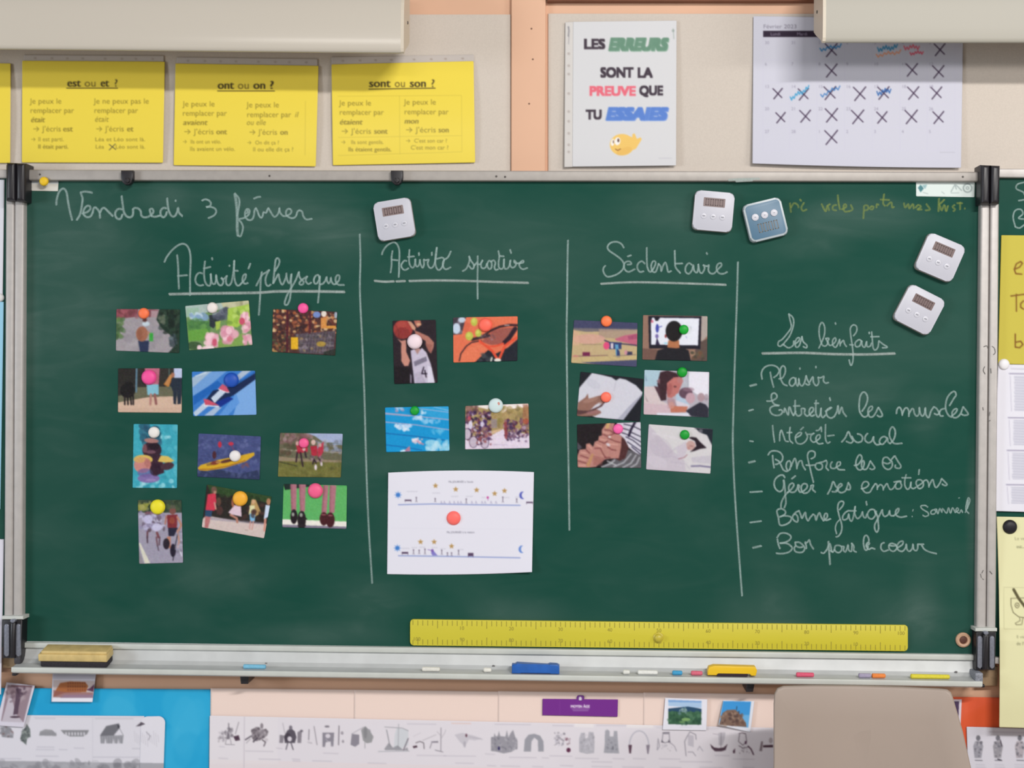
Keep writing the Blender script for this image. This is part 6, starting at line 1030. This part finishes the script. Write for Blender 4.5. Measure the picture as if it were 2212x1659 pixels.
p.L('6a5c68', 9, 1810, 120, 1840, 110, 1880, 120).L('7c707c', 8, 1815, 130, 1805, 200, 1850, 240, 1890, 200, 1880, 130).E('54304a', 1880, 212, 10, 18).P('5c4454', 1750, 325, 1745, 300, 1770, 270, 1770, 320).L('5c4454', 14, 1905, 250, 1935, 280, 1960, 335).L('7c707c', 9, 1810, 245, 1850, 270, 1900, 260); p.B(['8c808c'], 1790, 260, 1920, 330, 12, 4, 8, .7)
p.P('4c3440', 2060, 240, 2165, 235, 2165, 262, 2060, 262).P('8a7c84', 2020, 300, 2040, 200, 2060, 200, 2050, 300).E('a09498', 2140, 190, 20, 30, 0, .7)
for x, y, w_ in ((110, 375, 240), (500, 378, 120), (710, 378, 130), (980, 380, 220), (1190, 410, 340), (1560, 345, 150), (1750, 382, 220), (280, 460, 210), (600, 465, 220), (990, 468, 220), (1400, 468, 240), (1850, 468, 120), (330, 32, 310), (280, 412, 210)): p.L('aca6b4', 9, x, y, x + w_, y + 4, a=.5)
p.P('e8e4e6', 100, 15, 300, 18, 300, 55, 100, 50, a=.7).P('e8e4e6', 640, 20, 920, 25, 920, 62, 640, 58, a=.7).P('c8c4ce', 950, 40, 1600, 55, 1600, 80, 950, 65, a=.4)
p.T(0, 0, 1)
p.blur(.9)
o = sheet('timeline_strip', q, p, DW + .0045, M_PAPER, r=1, step=1.8); tag(o, 'long white timeline strip on the pink papers with castles, knights and ships', 'paper', 'history timeline strips')
# strip 3
q = [(2088, 1570), (2500, 1580), (2500, 1760), (2094, 1760)]; p = Pic(2084, 1566, 2260, 1700, 'd4d3df').T(*Q5)
p.L('a8a0b0', 8, 1820, 1298, 2172, 1306, a=.6)
for x, c in ((1715, '8c8c98'), (1912, '8a8890'), (2130, 'a8a0a8')):
    p.E('74747e', x, 1360, 22, 28).P(c, x - 30, 1390, x + 32, 1390, x + 50, 1440, x + 30, 1560, x - 36, 1560, x - 50, 1440, a=.8).B(['6c6c78', 'b4b2bc', '8c8c98', '54545e'], x - 36, 1400, x + 36, 1550, 26, 6, 14, .6).L('5c5c68', 8, x - 30, 1582, x + 40, 1584)
p.L('4c4450', 10, 1935, 1380, 1950, 1440).L('34303c', 10, 1910, 1570, 1945, 1582)
for x in (1690, 1880, 2080): p.L('b4b2c0', 8, x, 1625, x + 90, 1628, a=.7).L('b4b2c0', 8, x, 1650, x + 100, 1652, a=.7)
p.blur(.8); o = sheet('timeline_strip', q, p, DW + .003, M_PAPER, r=1, step=1.8); tag(o, 'white timeline strip with standing figures on the orange paper', 'paper', 'history timeline strips')
# purple label
q = [(1172, 1509.5), (1335, 1511), (1334, 1548.5), (1171.5, 1545)]; p = Pic(1168, 1496, 1340, 1555, '74318c').T(*Q3)
p.L('9458a8', 3, 1568, 990, 1566, 1130, a=.6).txt('MOYEN ÂGE', 1676, 1056, 34, 'd8cce0', 190, .06).L('b49cc4', 7, 1690, 1070, 1860, 1070, a=.7).L('b49cc4', 7, 1700, 1086, 1850, 1086, a=.7).blur(.7)
lb = sheet('purple_label', q, p, DW + .005, M_PAPER, r=.5); tag(lb, 'purple label reading MOYEN ÂGE on the pink paper', 'label')
q = [(1246, 1502), (1262, 1502), (1263, 1513), (1245, 1513)]; p = Pic(1240, 1498, 1268, 1516, '6c3a84').E('d8d0e0', 1253.5, 1510, 3.2, 5).blur(.5); sheet('label_tab', q, p, DW + .0052, M_PAPER, lb, r=6)
# small photo cards on the frieze
FG = 'small photo prints on the frieze'
q = [(1437, 1507.5), (1528, 1511), (1526, 1578), (1431.5, 1576.5)]; p = newpic(q, 'e2e2ee').T(*Q4)
p.P('a8c4e4', 662, 978, 995, 990, 995, 1060, 662, 1040).P('7ca4d8', 662, 978, 995, 990, 995, 1005, 662, 1000).P('2c4c6a', 662, 1065, 760, 1055, 860, 1045, 995, 1068, 995, 1120, 662, 1110).P('3a6048', 662, 1095, 995, 1100, 993, 1228, 662, 1222).B(['2c5040', '4c7458', '346048', '5c8468', '284838'], 670, 1100, 990, 1215, 60, 8, 24, .6).B(['7c9898', '94acac', '5c7c80'], 760, 1060, 840, 1120, 16, 8, 18, .7).E('7ca468', 840, 1175, 44, 16).E('6c9460', 800, 1200, 30, 8).L('c0c0d0', 6, 780, 1250, 900, 1250, a=.6); p.blur(.8)
card(q, p, 'white-bordered photo of green hills pinned on the frieze', d=DW + .008, group=FG, r=0, mt=M_PAPER)
q = [(1562.5, 1512.5), (1629.5, 1515), (1621, 1582), (1552, 1566)]; p = newpic(q, 'dde0ec').T(*Q4)
p.P('3f94d6', 1210, 990, 1490, 996, 1462, 1255, 1170, 1225).P('7cb8e4', 1400, 1130, 1478, 1130, 1460, 1255, 1400, 1240, a=.7).P('7c6458', 1170, 1228, 1205, 1110, 1250, 1080, 1330, 1075, 1370, 1110, 1400, 1150, 1440, 1210, 1445, 1250, 1200, 1232).B(['5c4440', '8c7468', '4c3c3c', 'a08878'], 1190, 1095, 1420, 1235, 50, 8, 20, .6).L('2c2c34', 6, 1345, 1080, 1348, 1045); p.blur(.8)
card(q, p, 'tilted photo of a rocky castle against blue sky on the frieze', d=DW + .008, group=FG, r=0, mt=M_PAPER, curl=lambda u, v: .006 * (1 - u) * v)
q = [(14, 1474), (75.5, 1481), (51, 1571), (-9, 1567)]; p = newpic(q, 'd4d0de').T(*Q1)
p.P('94818c', 75, 830, 325, 838, 235, 1205, 10, 1190).P('c0b8c4', 20, 1190, 100, 900, 160, 1120, 235, 1205, 10, 1195).B(['7c6a76', 'a8969e', '6a5864', 'b4a8b0'], 70, 850, 300, 1000, 30, 10, 30, .5).P('5c4a5a', 170, 860, 215, 870, 200, 980, 185, 1060, 180, 1120, 130, 1130, 150, 1000, 160, 920).B(['4a3a48', '6c5a68'], 150, 860, 250, 920, 10, 8, 16, .8).E('4c3a48', 150, 1150, 50, 10).L('6a5866', 12, 190, 960, 260, 900).P('6a3a40', 110, 830, 325, 838, 320, 852, 110, 845, a=.6); p.blur(.9)
card(q, p, 'tilted photo of a dark statue at the lower left edge', d=DW + .008, group=FG, r=0, mt=M_PAPER)
q = [(114, 1450), (208, 1452), (199.5, 1516.5), (111, 1516)]; p = newpic(q, 'cfcedb').T(*Q1)
p.P('a8a6b4', 520, 700, 960, 700, 950, 770, 525, 770, a=.6).P('c2b4b4', 532, 780, 945, 790, 930, 960, 530, 955).P('a2643e', 532, 950, 545, 900, 600, 810, 700, 795, 850, 800, 880, 840, 860, 900, 640, 910).P('5a3a50', 860, 880, 900, 860, 942, 820, 935, 900).P('8a5a5c', 532, 880, 640, 900, 930, 905, 930, 958, 532, 952, a=.7).P('94788c', 640, 930, 930, 925, 930, 958, 600, 958); [p.E('6c3c30', 680 + i * 24, 880 - (j * 34), 7, 11, 0, .7) for i in range(8) for j in range(3)]; p.R('e4e2ee', 525, 962, 928, 1002); p.blur(.8)
card(q, p, 'photo of an orange arena building tucked under the tray', d=DW + .006, group=FG, r=0, mt=M_PAPER, curl=lambda u, v: .004 * v)
q = [(2036, 1511), (2077.5, 1511), (2074, 1590), (2030, 1590)]; p = newpic(q, 'd8d0da').P('4c3c58', 2034, 1515, 2072, 1515, 2069, 1585, 2032, 1585).blur(.7)
card(q, p, 'dark photo mostly hidden behind the chair back', d=DW + .004, group=FG, r=0, mt=M_PAPER)
# taped frieze tab on strip one
q = [(318, 1547), (355, 1547), (352, 1575), (322, 1575)]
rp = Pic(300, 1540, 362, 1700, 'dcdae4').T(*Q1).P('a4a4ac', 1370, 1606, 1650, 1612, 1650, 1900, 1370, 1900).P('5c5460', 1370, 1240, 1410, 1200, 1450, 1220, 1400, 1240)
[rp.L('a8a4b0', 4, 1400 + i * 22, 1290 + (i % 3) * 20, 1410 + i * 22, 1400 + (i % 4) * 15, a=.6) for i in range(9)]; rp.L('8c8894', 8, 1460, 1300, 1500, 1340, 1480, 1380, a=.7); rp.blur(.8)
o = sheet('rounded_tab', [(304, 1548), (357, 1547), (350, 1760), (300, 1760)], rp, DW + .0028, M_PAPER, r=15); tag(o, 'round-cornered white paper ending the left timeline strip', 'paper')

# ---------------------------------------------------------------- chair in front of the wall
M_CH = mat('taupe_moulded_plastic', 'a3948a', .5, spec=.4, noise=.02, nscale=8, bump=.05, bscale=900); M_STEEL = mat('grey_steel_tube', '6c6c70', .35, .8)
CD_ = .26
ch = empty('classroom_chair', (W(1880, 1600, CD_).x, -.4, 0), 'taupe plastic chair with a tall rounded back, partly hiding the frieze', 'chair')
outl = [(1671, 1640), (1671, 1520), (1673, 1497), (1679, 1486), (1692, 1481), (1760, 1479.5), (1850, 1480), (1950, 1483), (2030, 1487), (2046, 1489), (2054, 1495), (2059, 1508), (2080, 1580), (2098, 1660), (2120, 1780), (2140, 2000), (2128, 2150), (2080, 2190), (1900, 2196), (1720, 2190), (1670, 2150), (1664, 2000), (1668, 1780)]
xc = 1880.
bm = bmesh.new(); cen = []
# curved shell: outline offset rings for a soft rim, gently concave towards the room
def chp(x, y, k, dd):
    X = xc + (x - xc) * k; cyy = 1830; Y = cyy + (y - cyy) * (k if True else 1); bend = .035 * ((X - xc) / 215) ** 2
    return W(X, Y, CD_ + dd + bend)
rings = [(.97, -.022), (.995, -.016), (1.0, -.008), (.998, -.001), (.992, .003), (.98, .0045), (.8, .004), (.5, .003), (.2, .002)]
RV = []
for k_, dd in rings: RV.append([bm.verts.new(chp(x, y, k_, dd)) for x, y in outl])
for A, B2 in zip(RV, RV[1:]):
    for i in range(len(A)): bm.faces.new((A[i], A[(i + 1) % len(A)], B2[(i + 1) % len(A)], B2[i]))
bm.faces.new(RV[-1]); bm.faces.new(RV[0][::-1])
o = obj('backrest', mesh_of(bm, 'backrest', smooth=True), M_CH, ch)
sx = W(1890, 2150, CD_).x
box('seat', (sx, -.50, .455), (.40, .40, .022), M_CH, ch, .01)
for dx, yy in ((-.16, -.34), (.16, -.34), (-.17, -.67), (.17, -.67)): box('leg', (sx + dx, yy, .222), (.025, .025, .444), M_STEEL, ch, .008)
